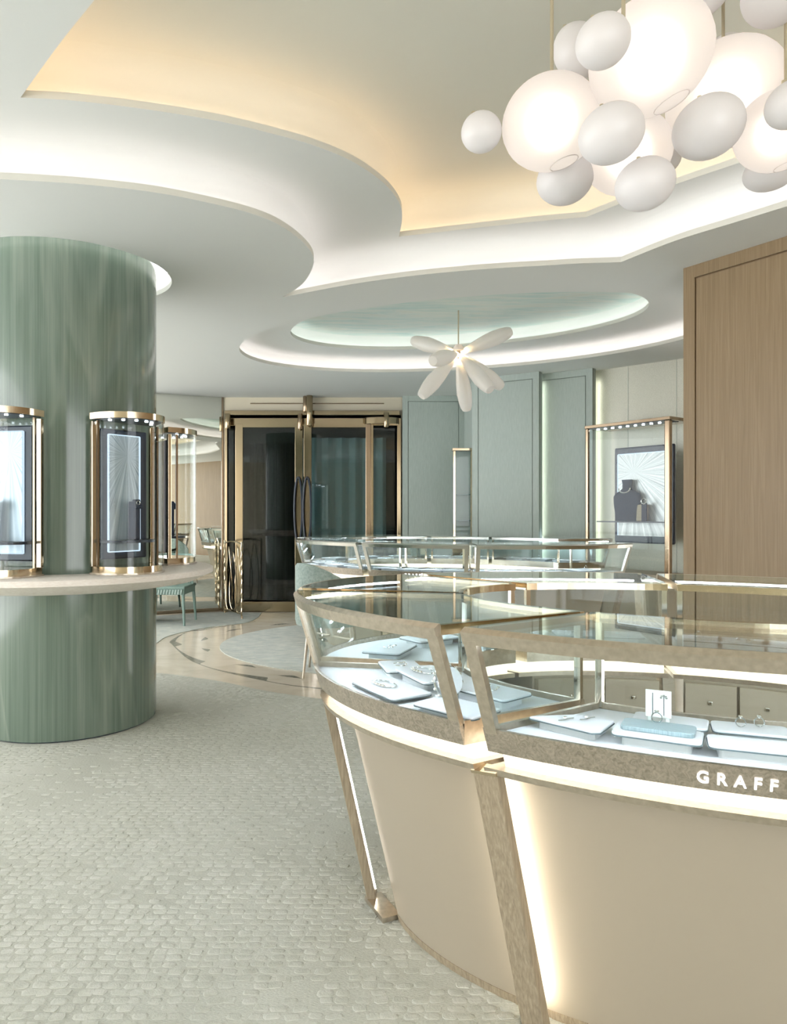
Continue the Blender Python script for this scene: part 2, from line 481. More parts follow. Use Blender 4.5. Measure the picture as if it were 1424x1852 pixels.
# --- floor
floor = obj('floor', G().prism([(-6, -3), (5, -3), (5, 11), (-6, 11)], -0.05, 0), 'stone', kind='structure')
floor['label'] = 'polished beige stone floor with petal inlays'
near_edge = crom([Vector(p + (0,)) for p in ((-6, 6.4), (-4, 6.25), (-2.8, 6.02), (-1.905, 5.74), (-1.575, 5.59), (-1.258, 5.41), (-0.951, 5.18), (-0.603, 4.99),
                                      (0.3, 4.55), (1.2, 4.3), (1.6, 4.22))], 6)
near_poly = [Vector((-6, -2.95, 0)), Vector((4.75, -2.95, 0)), Vector((4.75, .2, 0)), Vector((4.25, .7, 0)), Vector((1.77, 4.33, 0))] + near_edge[::-1]
carpet = obj('carpet', G().prism(near_poly, 0.0005, 0.006), 'carpet')
tag(carpet, 'pale grey woven carpet with raised cream flecks in the foreground', 'carpet')
FARC = (0.72, 7.05)
def clip_wall(p):
    nv_ = Vector((.803, .596, 0)); k_ = (p - Vector((1.955, 7.18, 0))).dot(nv_) + .05
    return p - nv_ * k_ if k_ > 0 else p
far_carpet = obj('carpet', G().prism([clip_wall(q) for q in ell(FARC, 2.42, 1.62, 178, 80)], 0.0012, 0.007), 'carpet_far')
tag(far_carpet, 'oval mottled grey carpet under the far ring of showcases', 'carpet')
lc = crom([Vector(p + (0,)) for p in ((-2.34, 7.06), (-2.36, 7.4), (-2.26, 7.72), (-2.1, 8.0), (-1.9, 8.2), (-1.7, 8.45), (-1.66, 9.3))], 6)
left_carpet = obj('carpet', G().prism([Vector((-6, 8.8, 0)), Vector((-6, 7.4, 0)), Vector((-4, 7.2, 0))] + lc[:-3] + [Vector((-1.7, 9.18, 0)), Vector((-2.26, 9.22, 0)), Vector((-3.25, 8.78, 0))], 0.0005, 0.006), 'carpet_far')
tag(left_carpet, 'mottled grey carpet beneath the woven chair beside the column', 'carpet')

# raised flecks of the carpet: one mesh
def chips():
    g = G(); rnd = random.Random(3)
    def inside(x, y):
        if (x - COLC.x) ** 2 + (y - COLC.y) ** 2 < (COLR + 0.02) ** 2: return False
        for a, b in zip(near_edge, near_edge[1:]):
            if a.x <= x <= b.x: return y < a.y + (b.y - a.y) * (x - a.x) / (b.x - a.x) - 0.03
        return x < 2
    from mathutils import noise as mn
    dx, dy = 0.050, 0.030
    j = 0; y = 0.9
    while y < 5.8:
        x = -0.56 * y - 0.1 + (j % 2) * dx / 2 + rnd.uniform(-.012, .012)
        while x < 1.0:
            cx, cy = x + rnd.uniform(-.009, .009), y + rnd.uniform(-.003, .003)
            nz = mn.noise(Vector((cx * 1.6, cy * 1.6, 0)))
            if inside(cx, cy) and rnd.random() < 0.8 + nz * 0.9:
                lx, ly = dx * rnd.uniform(.40, .52), dy * rnd.uniform(.40, .50)
                hh = rnd.uniform(0.0004, 0.0022); k = 8; a0 = rnd.uniform(-.15, .15)
                def ringp(s, z):
                    o = []
                    for px_, py_ in ((1, -.5), (1, .5), (.72, 1), (-.72, 1), (-1, .5), (-1, -.5), (-.72, -1), (.72, -1)):
                        ux, uy = lx * s * px_ * rnd.uniform(.82, 1.05), ly * s * py_ * rnd.uniform(.82, 1.05)
                        o.append(Vector((cx + ux * math.cos(a0) - uy * math.sin(a0), cy + ux * math.sin(a0) + uy * math.cos(a0), z)))
                    return o
                n0 = len(g.v)
                r0 = ringp(1, 0.0055); cen = Vector((cx, cy, 0)); mk = lambda q, z: [Vector((cx + (p.x - cx) * q, cy + (p.y - cy) * q, z)) for p in r0]
                g.v += r0 + mk(.92, 0.006 + hh * .75) + mk(.6, 0.006 + hh)
                for lay in (0, 1):
                    for q in range(k):
                        g.f.append([n0 + lay * k + q, n0 + lay * k + (q + 1) % k, n0 + (lay + 1) * k + (q + 1) % k, n0 + (lay + 1) * k + q])
                g.f.append([n0 + 2 * k + q for q in range(k)])
            x += dx
        y += dy; j += 1
    return g
fl = obj('carpet_flecks', chips(), 'carpet_chip', carpet, smooth=True, kind='stuff', merge=False)

# stone inlay: sweeping dark border line with petal cusps, and grey slivers
line = crom([Vector(p + (0,)) for p in ((-1.65, 8.5), (-1.9, 8.16), (-2.1, 7.98), (-2.24, 7.69), (-2.25, 7.2), (-2.17, 6.99), (-1.858, 6.376), (-1.653, 6.076), (-1.41, 5.82),
                                      (-1.076, 5.55), (-0.829, 5.375), (-0.645, 5.28), (-.2, 5.1), (.5, 4.95), (1.4, 5.0))], 10)
def inlay_line():
    rows = []; n = len(line); cum = 0
    for i, p in enumerate(line):
        d = (line[min(i + 1, n - 1)] - line[max(i - 1, 0)]).normalized(); nn = Vector((-d.y, d.x, 0))
        if i: cum += (p - line[i - 1]).length
        t = (cum / 0.92) % 1.0
        wd = 0.012 + 0.10 * max(0, t) ** 2.2 * (1 - max(0, (t - 0.93) / 0.07))
        rows.append([p + Vector((0, 0, .0006)), p + nn * wd + Vector((0, 0, .0006))])
    return G().strip(rows)
obj('inlay', inlay_line(), 'inlay_dark', floor)
for (x, y, ln, an) in ((-1.25, 6.02, .26, -.55), (-1.78, 6.72, .2, -1.0), (-.82, 5.62, .26, -.5), (-.4, 5.35, .26, -.35), (-1.95, 7.3, .24, -1.5), (-1.75, 7.85, .26, .9), (-1.3, 8.25, .3, .5), (-.7, 8.5, .3, .25)):
    g = G(); R = Matrix.Rotation(an, 3, 'Z'); pts = []
    for k in range(13):
        t = k / 12; pts.append(Vector((x, y, .0006)) + R @ Vector(((t - .5) * ln, 0.05 * math.sin(PI * t) ** 1.5, 0)))
    for k in range(11, 0, -1):
        t = k / 12; pts.append(Vector((x, y, .0006)) + R @ Vector(((t - .5) * ln, -0.006 * math.sin(PI * t), 0)))
    g.add(pts, [list(range(len(pts)))])
    obj('inlay_sliver', g, 'inlay_dark', floor)

# --- walls
def wall_slab(name, p0, p1, z0, z1, th, mat, parent=None, out=1):
    """upright slab whose visible face runs p0 -> p1; thickness goes away from the viewer side"""
    a, b_ = Vector((p0[0], p0[1], 0)), Vector((p1[0], p1[1], 0)); d = (b_ - a).normalized(); nn = Vector((-d.y, d.x, 0)) * th * out
    return obj(name, G().prism([a, b_, b_ + nn, a + nn], z0, z1), mat, parent, kind=None if parent else 'structure')
def framed_panel(parent, p0, p1, z0, z1, mat, groove, inset, nm='panel', gw=0.012, thick=0.04, rail=None):
    """panel with a recessed line: backing in the groove colour, a border frame and a centre field proud of it"""
    a, b_ = Vector((p0[0], p0[1], 0)), Vector((p1[0], p1[1], 0)); L = (b_ - a).length; d = (b_ - a) / L; nn = Vector((-d.y, d.x, 0))
    def slab(s0, s1, za, zb, t0, t1):
        q = [a + d * s0 + nn * t0, a + d * s1 + nn * t0, a + d * s1 + nn * t1, a + d * s0 + nn * t1]
        return G().prism(q, za, zb)
    panel = obj(nm, slab(0, L, z0, z1, 0.012, thick), groove, parent)
    f = slab(0, inset, z0, z1, 0, .013); h = slab(L - inset, L, z0, z1, 0, .013); f.add(h.v, h.f)
    for za, zb in ((z0, z0 + inset), (z1 - (rail or inset), z1)):
        h = slab(inset, L - inset, za, zb, 0, .013); f.add(h.v, h.f)
    obj('border', f, mat, panel)
    obj('field', slab(inset + gw, L - inset - gw, z0 + inset + gw, z1 - (rail or inset) - gw, 0.002, .013), mat, panel)
    return panel

# right: wood-panelled wall
WD0, WD1 = (1.785, 4.39), (2.138, 3.874)
wdir = (Vector((WD1[0] - WD0[0], WD1[1] - WD0[1], 0))).normalized()
wr = obj('wall_right', G().prism([(WD0[0] + .03, WD0[1] + .03), (4.4, WD0[1] + (4.37 - WD0[0]) * wdir.y / wdir.x + .03), (4.8, .3), (4.8, -3), (4.9, -3), (4.9, 5.6), (2.6, 5.0)], 0, ZC), 'wood', kind='structure')
wr['label'] = 'light oak veneer panelled wall at the right'
pA = WD0; pB = (WD0[0] + wdir.x * 1.35, WD0[1] + wdir.y * 1.35); pC = (WD0[0] + wdir.x * 2.7, WD0[1] + wdir.y * 2.7)
framed_panel(wr, pA, pB, 0, ZC - .001, 'wood', 'wood_groove', 0.075, gw=0.010, rail=0.075, thick=.05)
framed_panel(wr, pB, pC, 0, ZC - .001, 'wood', 'wood_groove', 0.075, gw=0.010, rail=0.075, thick=.05)
# far: teal panelled wall, textured wall, door wall
DY = 9.34
g = G()
for x0, x1, z0, z1 in ((-6, -2.2, 0, ZC), (-2.2, .1, 2.58, ZC), (.1, 5, 0, ZC)):
    g.prism([(x0, DY), (x1, DY), (x1, DY + .12), (x0, DY + .12)], z0, z1)
wf = obj('wall_far', g, 'plaster', kind='structure')
wf['label'] = 'cream plaster wall around the glass doors'
obj('trim_line', G().box((-1.0, DY - .004, 2.72), (1.75, .012, .012)), 'bronze', wf)
# vestibule behind the doors
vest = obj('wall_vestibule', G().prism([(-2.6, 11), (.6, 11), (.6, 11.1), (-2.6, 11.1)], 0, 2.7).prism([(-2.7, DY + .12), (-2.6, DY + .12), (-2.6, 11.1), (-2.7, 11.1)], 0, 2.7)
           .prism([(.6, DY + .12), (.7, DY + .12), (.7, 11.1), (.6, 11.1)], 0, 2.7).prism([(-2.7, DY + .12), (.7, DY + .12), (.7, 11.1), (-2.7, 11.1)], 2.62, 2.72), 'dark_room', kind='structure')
vest['label'] = 'dark vestibule walls behind the glass doors'
def curtain(x0, x1, y, mat, label, folds):
    rows = []
    n = folds * 8
    for k in range(n + 1):
        x = x0 + (x1 - x0) * k / n; yy = y + .035 * math.sin(2 * PI * k / 8)
        rows.append([Vector((x, yy, .02)), Vector((x, yy, 2.3))])
    for k in range(n, -1, -1):
        x = x0 + (x1 - x0) * k / n; yy = y + .02 + .035 * math.sin(2 * PI * k / 8)
        rows.append([Vector((x, yy, .02)), Vector((x, yy, 2.3))])
    rows.append(rows[0])
    return tag(obj('curtain', G().strip(rows), mat, smooth=True), label, 'curtain')
curtain(-1.2, -.1, 9.62, 'curtain_teal', 'dusky teal pleated curtain behind the right glass door', 6)
curtain(-2.1, -1.35, 10.4, 'dark_room', 'near-black pleated curtain behind the left glass door', 5)

# teal panels
for nm, lab, p0, p1, zt in (('wall_teal_1', 'teal fabric wall panel beside the glass doors', (.115, 9.2), (.915, 9.2), ZC),
                            ('wall_teal_2', 'wide teal fabric wall panel below the flower-shaped lamp', (.885, 8.02), (1.55, 7.6), ZC),
                            ('wall_teal_3', 'narrow teal fabric wall panel left of the tall wall vitrine', (1.50, 7.82), (2.07, 7.42), ZC)):
    d = (Vector(p1) - Vector(p0)).normalized(); nn = Vector((-d.y, d.x))
    q = [Vector(p0) + nn * .035, Vector(p1) + nn * .035, Vector(p1) + nn * .10, Vector(p0) + nn * .10]
    o = obj(nm, G().prism(q, 0, zt), 'teal', kind='structure'); o['label'] = lab
    framed_panel(o, p0, p1, 0, zt - .001, 'teal', 'teal_groove', .07, gw=.008)
o = obj('wall_teal_return', G().prism([(.915, 9.2), (.90, 8.08), (.98, 8.06), (1.0, 9.3)], 0, ZC), 'teal', kind='structure'); o['label'] = 'teal return wall between the panels'
wv = obj('wall_weave', G().prism([(2.10, 7.61), (3.68, 6.22), (3.76, 6.31), (2.18, 7.71)], 0, ZC), 'weave', kind='structure'); wv['label'] = 'shimmering silver woven wall behind the tall vitrine'
for k, t in enumerate((.33, .72)):
    x, y = 2.10 + 1.58 * t * .6, 7.61 - 1.39 * t * .6
    obj('joint', G().box((x, y, ZC / 2), (.004, .006, ZC), -.72), 'wall_joint', wv)
# hidden upright light strips behind panel edges
led1 = obj('trim_light_1', G().box((1.592, 7.703, 1.4), (.008, .008, 2.6)), 'led_wall', kind='structure'); led1['label'] = 'upright light strip behind the wide teal panel'
led2 = obj('trim_light_2', G().box((2.115, 7.515, 1.4), (.008, .008, 2.6)), 'led_wall', kind='structure'); led2['label'] = 'upright light strip behind the narrow teal panel'

# left and rear walls
wl = wall_slab('wall_back', (0.3, -3), (-5.2, -3), 0, ZC, .1, 'plaster'); wl['label'] = 'cream plaster wall behind the viewer'
# angled mirror
M0, M1 = Vector((-3.25, 8.86, 0)), Vector((-2.24, 9.33, 0))
md = (M1 - M0).normalized(); mn_ = Vector((-md.y, md.x, 0))
t = thing('wall_mirror', 'full-height angled wall mirror between the column and glass doors', 'mirror', ((M0 + M1) / 2))
obj('mirror_glass', G().prism([M0, M1, M1 + mn_ * .02, M0 + mn_ * .02], .05, ZC - .002), 'mirror', t)
obj('edge_trim', G().box((M1.x, M1.y, ZC / 2), (.02, .03, ZC - .004), .43), 'bronze', t)
obj('base_trim', G().prism([M0 - mn_ * .006, M1 - mn_ * .006, M1 + mn_ * .02, M0 + mn_ * .02], 0.007, .05), 'bronze', t)

# ------------------------------------------------------------------ glass doors
def X(p, Y=DY): return (p - 712) / FPX * Y
def Zp(p, Y=DY): return EYE - (p - HOR) / FPX * Y
df = obj('door_frame', G().box((X(566), DY - .02, Zp(752) + .03), (2.28, .1, .06)).box((X(566), DY - .02, 2.475), (2.28, .06, .10)).box((X(411), DY - .02, 1.26), (.035, .1, 2.52)).box((X(722), DY - .02, 1.26), (.05, .1, 2.52)), 'door_gold', kind='structure', bevel=.004)
df['label'] = 'polished gold door frame and header'
def door(n, x0, x1, lab, sub):
    root = bpy.data.objects.new('door_%d' % n, None); COL.objects.link(root); root.location = ((x0 + x1) / 2, DY - .06, 0); root['kind'] = 'structure'; root['label'] = lab
    zt = Zp(768); y = DY - .06
    obj('pane', G().box(((x0 + x1) / 2, y, zt / 2 + .06), (x1 - x0 - .08, .012, zt - .18)), 'glass_door', root)
    for s, x in ((1, x0 + .05), (-1, x1 - .05)): obj('stile', G().box((x, y, zt / 2), (.10, .05, zt)), 'door_gold', root, bevel=.004)
    obj('rail', G().box(((x0 + x1) / 2, y, zt - .02), (x1 - x0 - .2, .048, .05)), 'door_gold', root)
    obj('kick_plate', G().box(((x0 + x1) / 2, y, .07), (x1 - x0 - .2, .048, .13)), 'door_gold', root)
    if sub:
        loop = []
        hx = x1 - .05 if sub > 0 else x0 + .05
        for k in range(24):
            a = 2 * PI * k / 24; loop.append(Vector((hx + .05 * math.sin(a), y - .075, 1.33 + .42 * math.cos(a))))
        h = obj('handle', G().tube(loop, .014, 8, closed=True), 'navy', root, smooth=True)
        obj('mount', G().box((hx, y - .05, 1.7), (.02, .06, .02)).box((hx, y - .05, .96), (.02, .06, .02)), 'door_gold', h)
    return root
door(1, X(428), X(549), 'gold-framed dark glass door leaf beside the loop screen', 1)
door(2, X(551), X(676), 'gold-framed glass door leaf with teal curtain behind', -1)
g1 = G().box((X(695), DY - .05, 1.2), (.28, .012, 2.38)); sl = obj('window_1', g1, 'glass_door', kind='structure'); sl['label'] = 'fixed dark glass side light right of the doors'
obj('post', G().box((X(667), DY - .09, 1.22), (.07, .07, 2.44)), 'bronze', sl, bevel=.006)
sl2 = obj('window_2', G().box((X(420), DY - .05, 1.2), (.07, .012, 2.38)), 'glass_door', kind='structure'); sl2['label'] = 'narrow dark glass side light left of the doors'
for k, (pxx, y0, y1, r, lab) in enumerate(((412, 748, 775, .035, 'short gold pivot cylinder above the left door edge'), (560, 716, 770, .042, 'long gold cylinder hanging above the meeting door stiles'),
                                   (553, 716, 745, .034, 'dark bronze cylinder behind the long gold one'), (543, 748, 776, .03, 'bronze pivot cylinder above the left leaf'), (699, 746, 773, .035, 'short gold pivot cylinder above the right side light'))):
    Y = DY - .16 + .05 * (k == 2)
    zt_, zb_ = Zp(y0, Y), Zp(y1, Y)
    if k in (1, 2): zt_ = ZC - .002
    g = G().lathe([(0, zb_), (r * .85, zb_), (r, zb_ + .01), (r, zt_ - .005), (r * .9, zt_), (0, zt_)], (X(pxx, Y), Y, 0), 20)
    h = tag(obj('pivot_cylinder', g, 'bronze' if k in (2, 3) else 'door_gold', smooth=True), lab, 'door fitting', 'cylinders above the doors')
    obj('bracket', G().box((X(pxx, Y), Y + .06, zt_ - .04), (.03, .09, .03)), 'door_gold', h)
# curved gold canopy above right side light
g = G(); rows = []
for k in range(17):
    a = PI * (0.05 + .9 * k / 16); rows.append([Vector((X(690) - .24 * math.cos(a), DY - .03 - .16 * math.sin(a), z)) for z in (2.44, 2.52)])
g.strip(rows); top = [r[1] for r in rows]; bot = [r[0] for r in rows]
g.add(top, [list(range(17))]); g.add(bot, [list(range(17))[::-1]])
tag(obj('door_canopy', g, 'door_gold', smooth=True), 'curved gold canopy over the right side light', 'door fitting')

# ================================================================== COLUMN AND LEDGE
col = obj('column', G().lathe([(COLR, 0.014), (COLR, 2.9)], COLC, 72), 'onyx', smooth=True)
tag(col, 'round polished green onyx column with vertical banding', 'column')
obj('base_shadow_gap', G().lathe([(COLR - .012, 0), (COLR - .012, .014), (COLR, .014)], COLC, 72), 'navy', col)
obj('upper_collar', G().lathe([(COLR - .002, 2.9), (COLR + .001, 2.94)], COLC, 72), 'onyx', col)
LZ, LR = 0.95, 0.855
ledge = obj('ring_ledge', G().lathe([(COLR + .001, LZ), (LR - .01, LZ), (LR, LZ - .006), (LR, LZ - .036), (LR - .015, LZ - .042), (.745, LZ - .085), (.62, LZ - .104), (COLR + .001, LZ - .108)], COLC, 96), 'travertine', smooth=True)
tag(ledge, 'cream travertine ring ledge around the green column', 'ledge')

# ------------------------------------------------------------------ small vitrines on the ledge
def vitrine(ang, lab, stand):
    """local frame: +x outward from the column, y along the tangent; footprint is a D shape"""
    a = math.radians(ang); R = Matrix.Rotation(a, 3, 'Z'); org = COLC + R @ Vector((COLR + .035, 0, 0)); org.z = LZ
    root = thing('display_vitrine', lab, 'vitrine', (0, 0, 0), 'glass vitrines on the ring ledge')
    HW, DP, HT = .205, .265, .905
    def foot(inset=0.0, n=18, t0=-PI / 2, t1=PI / 2):
        o = []
        for k in range(n + 1):
            t = t0 + (t1 - t0) * k / n
            o.append(Vector(((DP - inset) * abs(math.cos(t)) ** .8 * (1 if math.cos(t) > 0 else 0), (HW - inset) * math.sin(t) , 0)))
        return o
    F = foot(); FI = foot(.012)
    g = G().prism(F, 0.001, .010); obj('foot', g, 'champagne', root)
    obj('base', G().prism(FI, .010, .045), 'gold', root, smooth=True)
    obj('cap', G().prism(F, HT - .035, HT), 'gold', root, smooth=True)
    cap = G().prism(foot(.02), HT - .037, HT - .0351); cp = obj('cap_underside', cap, 'navy', root)
    for k in range(6):
        t = -1.1 + 2.2 * k / 5; p = Vector((.19 * math.cos(t), .15 * math.sin(t), HT - .039))
        obj('spot', G().lathe([(0, -.003), (.009, -.003), (.009, .002)], p, 10), 'led_cool', cp)
    rows = [[p + Vector((0, 0, .045)), p + Vector((0, 0, HT - .035))] for p in foot(.006, 24, -1.32, 1.32)]
    rows2 = [[p + Vector((0, 0, .045)), p + Vector((0, 0, HT - .035))] for p in foot(.010, 24, -1.32, 1.32)]
    obj('curved_glass', G().strip(rows + rows2[::-1] + rows[:1]), 'glass', root, smooth=True)
    for s in (-1, 1):
        obj('post', G().box((.012, s * (HW - .016), HT / 2), (.022, .03, HT - .09)), 'gold', root, bevel=.003)
        obj('glass_stop', G().box((.062, s * (HW - .012), HT / 2), (.012, .012, HT - .09)), 'bronze', root)
    # back panel: navy frame with rounded corners, bright ray panel with lit edge
    bp_ = obj('back_panel', G().box((.014, 0, HT / 2 + .0), (.016, .30, HT - .16)), 'navy', root, bevel=.012)
    gg = G().box((0, 0, 0), (.19, .006, HT - .24)); ray = obj('ray_panel', gg, 'ray_panel', bp_, bevel=.0)
    ray.rotation_euler = (0, 0, PI / 2); ray.location = (.026, -.005, HT / 2 + .005)
    gl = G()
    for yy, zz, sy, sz in ((-.102, 0, .006, HT - .235), (.102, 0, .006, HT - .235), (0, (HT - .24) / 2 + .003, .2, .006), (0, -(HT - .24) / 2 - .003, .2, .006)):
        gl.box((.027, yy - .005, HT / 2 + .005 + zz), (.010, sy, sz))
    obj('edge_light', gl, 'led_edge', bp_)
    sh = [(p.x * .62 + .02, p.y * .78, 0) for p in F]
    obj('shelf', G().prism(sh, .175, .19), 'navy', root)
    root.location = org; root.rotation_euler = (0, 0, a)
    # stand with ring on the shelf, a thing of its own
    rs = thing('ring_stand', stand[0], 'display stand', (0, 0, 0), 'dark ring stands in the vitrines')
    sy = stand[1]
    obj('block', G().box((.075, sy, .19 + .11), (.05, .045, .22)), 'navy_velvet', rs, bevel=.004)
    obj('tilted_top', G().beam((.09, sy, .42), (.12, sy, .37), (0, 1, 0), .045, .012), 'navy_velvet', rs, bevel=.002)
    loop = [Vector((.112, sy + .011 * math.cos(q), .402 + .011 * math.sin(q))) for q in [2 * PI * k / 14 for k in range(14)]]
    obj('ring', G().tube(loop, .0022, 6, closed=True), 'silver', rs, smooth=True)
    rs.location = org + Vector((0, 0, .0005)); rs.rotation_euler = (0, 0, a)
vitrine(-101, 'gold and glass vitrine cut by the left picture edge', ('dark ring stand in the leftmost ledge vitrine', -.05))
vitrine(-36, 'gold and glass vitrine at the front of the column, right', ('dark ring stand in the front right ledge vitrine', .03))
vitrine(38, 'gold and glass vitrine behind the column, partly hidden', ('dark ring stand in the rear ledge vitrine', -.03))

# ================================================================== SHOWCASE RINGS
class Ring:
    def __init__(s, c, a, b, ai, bi, tilt): s.c, s.a, s.b, s.ai, s.bi, s.t = Vector((c[0], c[1], 0)), a, b, ai, bi, math.radians(tilt)
    def r(s, th, inner=False):
        a, b = (s.ai, s.bi) if inner else (s.a, s.b); q = th - s.t
        return a * b / math.sqrt((b * math.cos(q)) ** 2 + (a * math.sin(q)) ** 2)
    def o(s, th, d, z): return s.c + Vector((math.cos(th), math.sin(th), 0)) * (s.r(th) - lean(z) - d) + Vector((0, 0, z))
    def i(s, th, d, z): return s.c + Vector((math.cos(th), math.sin(th), 0)) * (s.r(th, True) + d) + Vector((0, 0, z))
    def mix(s, th, u, z, zl=None): return s.o(th, 0, z if zl is None else zl).lerp(s.i(th, 0, z if zl is None else zl), u) + Vector((0, 0, 0 if zl is None else z - zl))
    def tan(s, th):
        e = 1e-3; return (s.o(th + e, 0, 1) - s.o(th - e, 0, 1)).normalized()
ZT = 1.04
def lean(z): return (ZT - z) * .30 if z > .68 else .108 + (.68 - z) * .235

def spaced(t0, t1, n): return [t0 + (t1 - t0) * k / n for k in range(n + 1)]
def arcbar(R, ths, d0, d1, z0, z1, side='o'):
    f = R.o if side == 'o' else R.i
    return G().loft([[f(t, d0, z0), f(t, d1, z0), f(t, d1, z1), f(t, d0, z1)] for t in ths])
def slab(R, ths, d0, d1, z0, z1):
    poly = lambda z: [R.o(t, d0, z) for t in ths] + [R.i(t, d1, z) for t in reversed(ths)]
    return G().loft([poly(z0), poly(z1)])

def showcase(R, a0, a1, label, group, legs=(True, False), text=False, drawers=False, n=16, pin=(4.0, 3.0)):
    CH, GD = ('champagne', 'gold') if R.c.y < 4 else ('nickel', 'nickel')
    t0, t1 = math.radians(a0), math.radians(a1); ths = spaced(t0, t1, n); tm = (t0 + t1) / 2
    bc = R.mix(tm, .5, 0, .9); root = thing('glass_showcase', label, 'showcase', (bc.x, bc.y, 0), group)
    k = 1.0
    # frame
    tr = obj('top_rail', arcbar(R, ths, 0, .02, ZT - .03, ZT - .012).add(*(lambda q: (q.v, q.f))(arcbar(R, ths, 0, .005, ZT - .040, ZT - .03))), CH, root)
    g = G().loft([[R.o(t, 0, ZT - .012), R.o(t, .02, ZT - .012), R.o(t, .02, ZT - .0015), R.o(t, .016, ZT - .0015)] for t in ths])
    obj('rail_bevel', g, CH, tr)
    obj('back_rail', arcbar(R, ths, 0, .016, ZT - .03, ZT - .006, 'i'), GD, root)
    for t in (t0, t1):
        s = 1 if t == t0 else -1; tv = R.tan(t) * s
        p0, p1 = R.o(t, .02, ZT - .017) + tv * .008, R.i(t, .016, ZT - .017) + tv * .008
        obj('side_rail', G().beam(p0, p1, (0, 0, 1), .024, .016), GD, root)
        obj('corner_post', G().beam(R.o(t, .010, .79) + tv * .016, R.o(t, .010, ZT - .03) + tv * .016, tv, .032, .018), CH, root)
        obj('back_post', G().beam(R.i(t, .009, .79) + tv * .010, R.i(t, .009, ZT - .03) + tv * .010, tv, .018, .016), 'chrome', root)
        q0, q1 = R.o(t, .022, .8) + tv * .008, R.i(t, .018, .8) + tv * .008
        q2, q3 = R.i(t, .018, ZT - .03) + tv * .008, R.o(t, .022, ZT - .03) + tv * .008
        obj('side_glass', G().loft([[q + tv * .003 for q in (q0, q1, q2, q3)], [q - tv * .003 for q in (q0, q1, q2, q3)]]), 'glass', root)
    # glass
    obj('front_glass', arcbar(R, ths[:], .006, .012, .8, ZT - .03), 'glass', root)
    obj('back_glass', arcbar(R, ths, .004, .009, .8, ZT - .03, 'i'), 'glass', root)
    obj('top_glass', slab(R, ths, .0205, .0165, ZT - .012, ZT - .002), 'glass_top', root)
    # apron, deck
    ap = obj('apron', arcbar(R, ths, 0, .012, .742, .80), 'brushed', root)
    obj('back_apron', arcbar(R, ths, 0, .012, .742, .80, 'i'), CH, root)
    for t in (t0, t1):
        s = 1 if t == t0 else -1; tv = R.tan(t) * s
        obj('side_apron', G().beam(R.o(t, .012, .771) + tv * .006, R.i(t, .012, .771) + tv * .006, (0, 0, 1), .058, .012), CH, root)
    e = .012 / R.r(tm); th_in = spaced(t0 + e, t1 - e, n)
    obj('deck', slab(R, th_in, .013, .013, .765, .785), 'deck', root)
    ls = obj('case_light', arcbar(R, th_in, .0125, .0185, ZT - .036, ZT - .031), 'led_case', root)
    # glowing band and ledge
    jm0, jm1 = t0 - .02, t1 + .02
    obj('light_band', slab(R, th_in, .028, .03, .70, .742), 'led_band', root)
    lt = spaced(jm0, jm1, n)
    obj('band_ledge', slab(R, lt, -.006, .02, .684, .70), CH, root)
    # body panel
    pi0, pi1 = t0 + math.radians(pin[0]), t1 - math.radians(pin[1])
    tp = spaced(pi0, pi1, n)
    loops = []
    for z in (.03, .25, .46, .684):
        loops.append([R.o(t, .075, z) for t in tp] + [R.i(t, .02, z) for t in reversed(tp)])
    pn = obj('body_panel', G().loft(loops), 'cream', root, smooth=True)
    obj('plinth', slab(R, tp, .073, .015, 0.006, .03), 'leg_wood', root)
    # legs with a hidden strip of light on the flank
    for w_, jt, s in ((legs[0], t0 - math.radians(1.6), 1), (legs[1], t1 + math.radians(1.6), -1)):
        if not w_: continue
        tv = R.tan(jt); dd = Vector((math.cos(jt), math.sin(jt), 0))
        lg = obj('leg', G().beam(R.o(jt, .012, .008), R.o(jt, .012, .684), tv, .068, .030), 'leg_wood', root, bevel=.003)
        obj('leg_cap', G().beam(R.o(jt, .01, .684), R.o(jt, .01, .692), tv, .07, .034), GD, lg)
        lw_, lh_ = (.004, .002) if pin[0] > 3 else (.010, .005)
        obj('leg_light', G().beam(R.o(jt, .030, .04), R.o(jt, .030, .66), tv, lw_, lh_), 'led_leg', lg)
        fp = R.o(jt, .012, .008); inner = R.o(jt + s * math.radians(pin[0] + 1.5), .05, .008)
        obj('foot', G().beam(fp + Vector((0, 0, .004)), inner + Vector((0, 0, .004)), (0, 0, 1), .02, .06), CH, lg)
    if drawers:
        m_ = max(2, int((R.i(t0, 0, 0) - R.i(t1, 0, 0)).length / .22))
        dv = spaced(t0 + .05, t1 - .05, m_)
        for k2 in range(m_):
            for zz in (.07, .28, .49):
                d_ = spaced(dv[k2] + .012, dv[k2 + 1] - .012, 3)
                dr = obj('drawer', arcbar(R, d_, .0, .018, zz, zz + .185, 'i'), 'cabinet', root)
                tmid = (dv[k2] + dv[k2 + 1]) / 2; dirv = -Vector((math.cos(tmid), math.sin(tmid), 0)); p = R.i(tmid, 0, zz + .12)
                obj('lock', G().beam(p, p + dirv * .008, (0, 0, 1), .016, .016), 'chrome', dr, bevel=.004)
    if text:
        mid = tm if text is True else math.radians(text)
        cu = bpy.data.curves.new('lettering', 'FONT'); cu.body = 'GRAFF'; cu.size = .036; cu.space_character = 1.75; cu.extrude = .0008
        cu.align_x = 'CENTER'; cu.offset = .0006
        to = bpy.data.objects.new('tmp', cu); COL.objects.link(to)
        bpy.context.view_layer.update()
        me = bpy.data.meshes.new_from_object(to.evaluated_get(bpy.context.evaluated_depsgraph_get()))
        bpy.data.objects.remove(to)
        wdt = max(v.co.x for v in me.vertices) - min(v.co.x for v in me.vertices)
        rloc = R.r(mid)
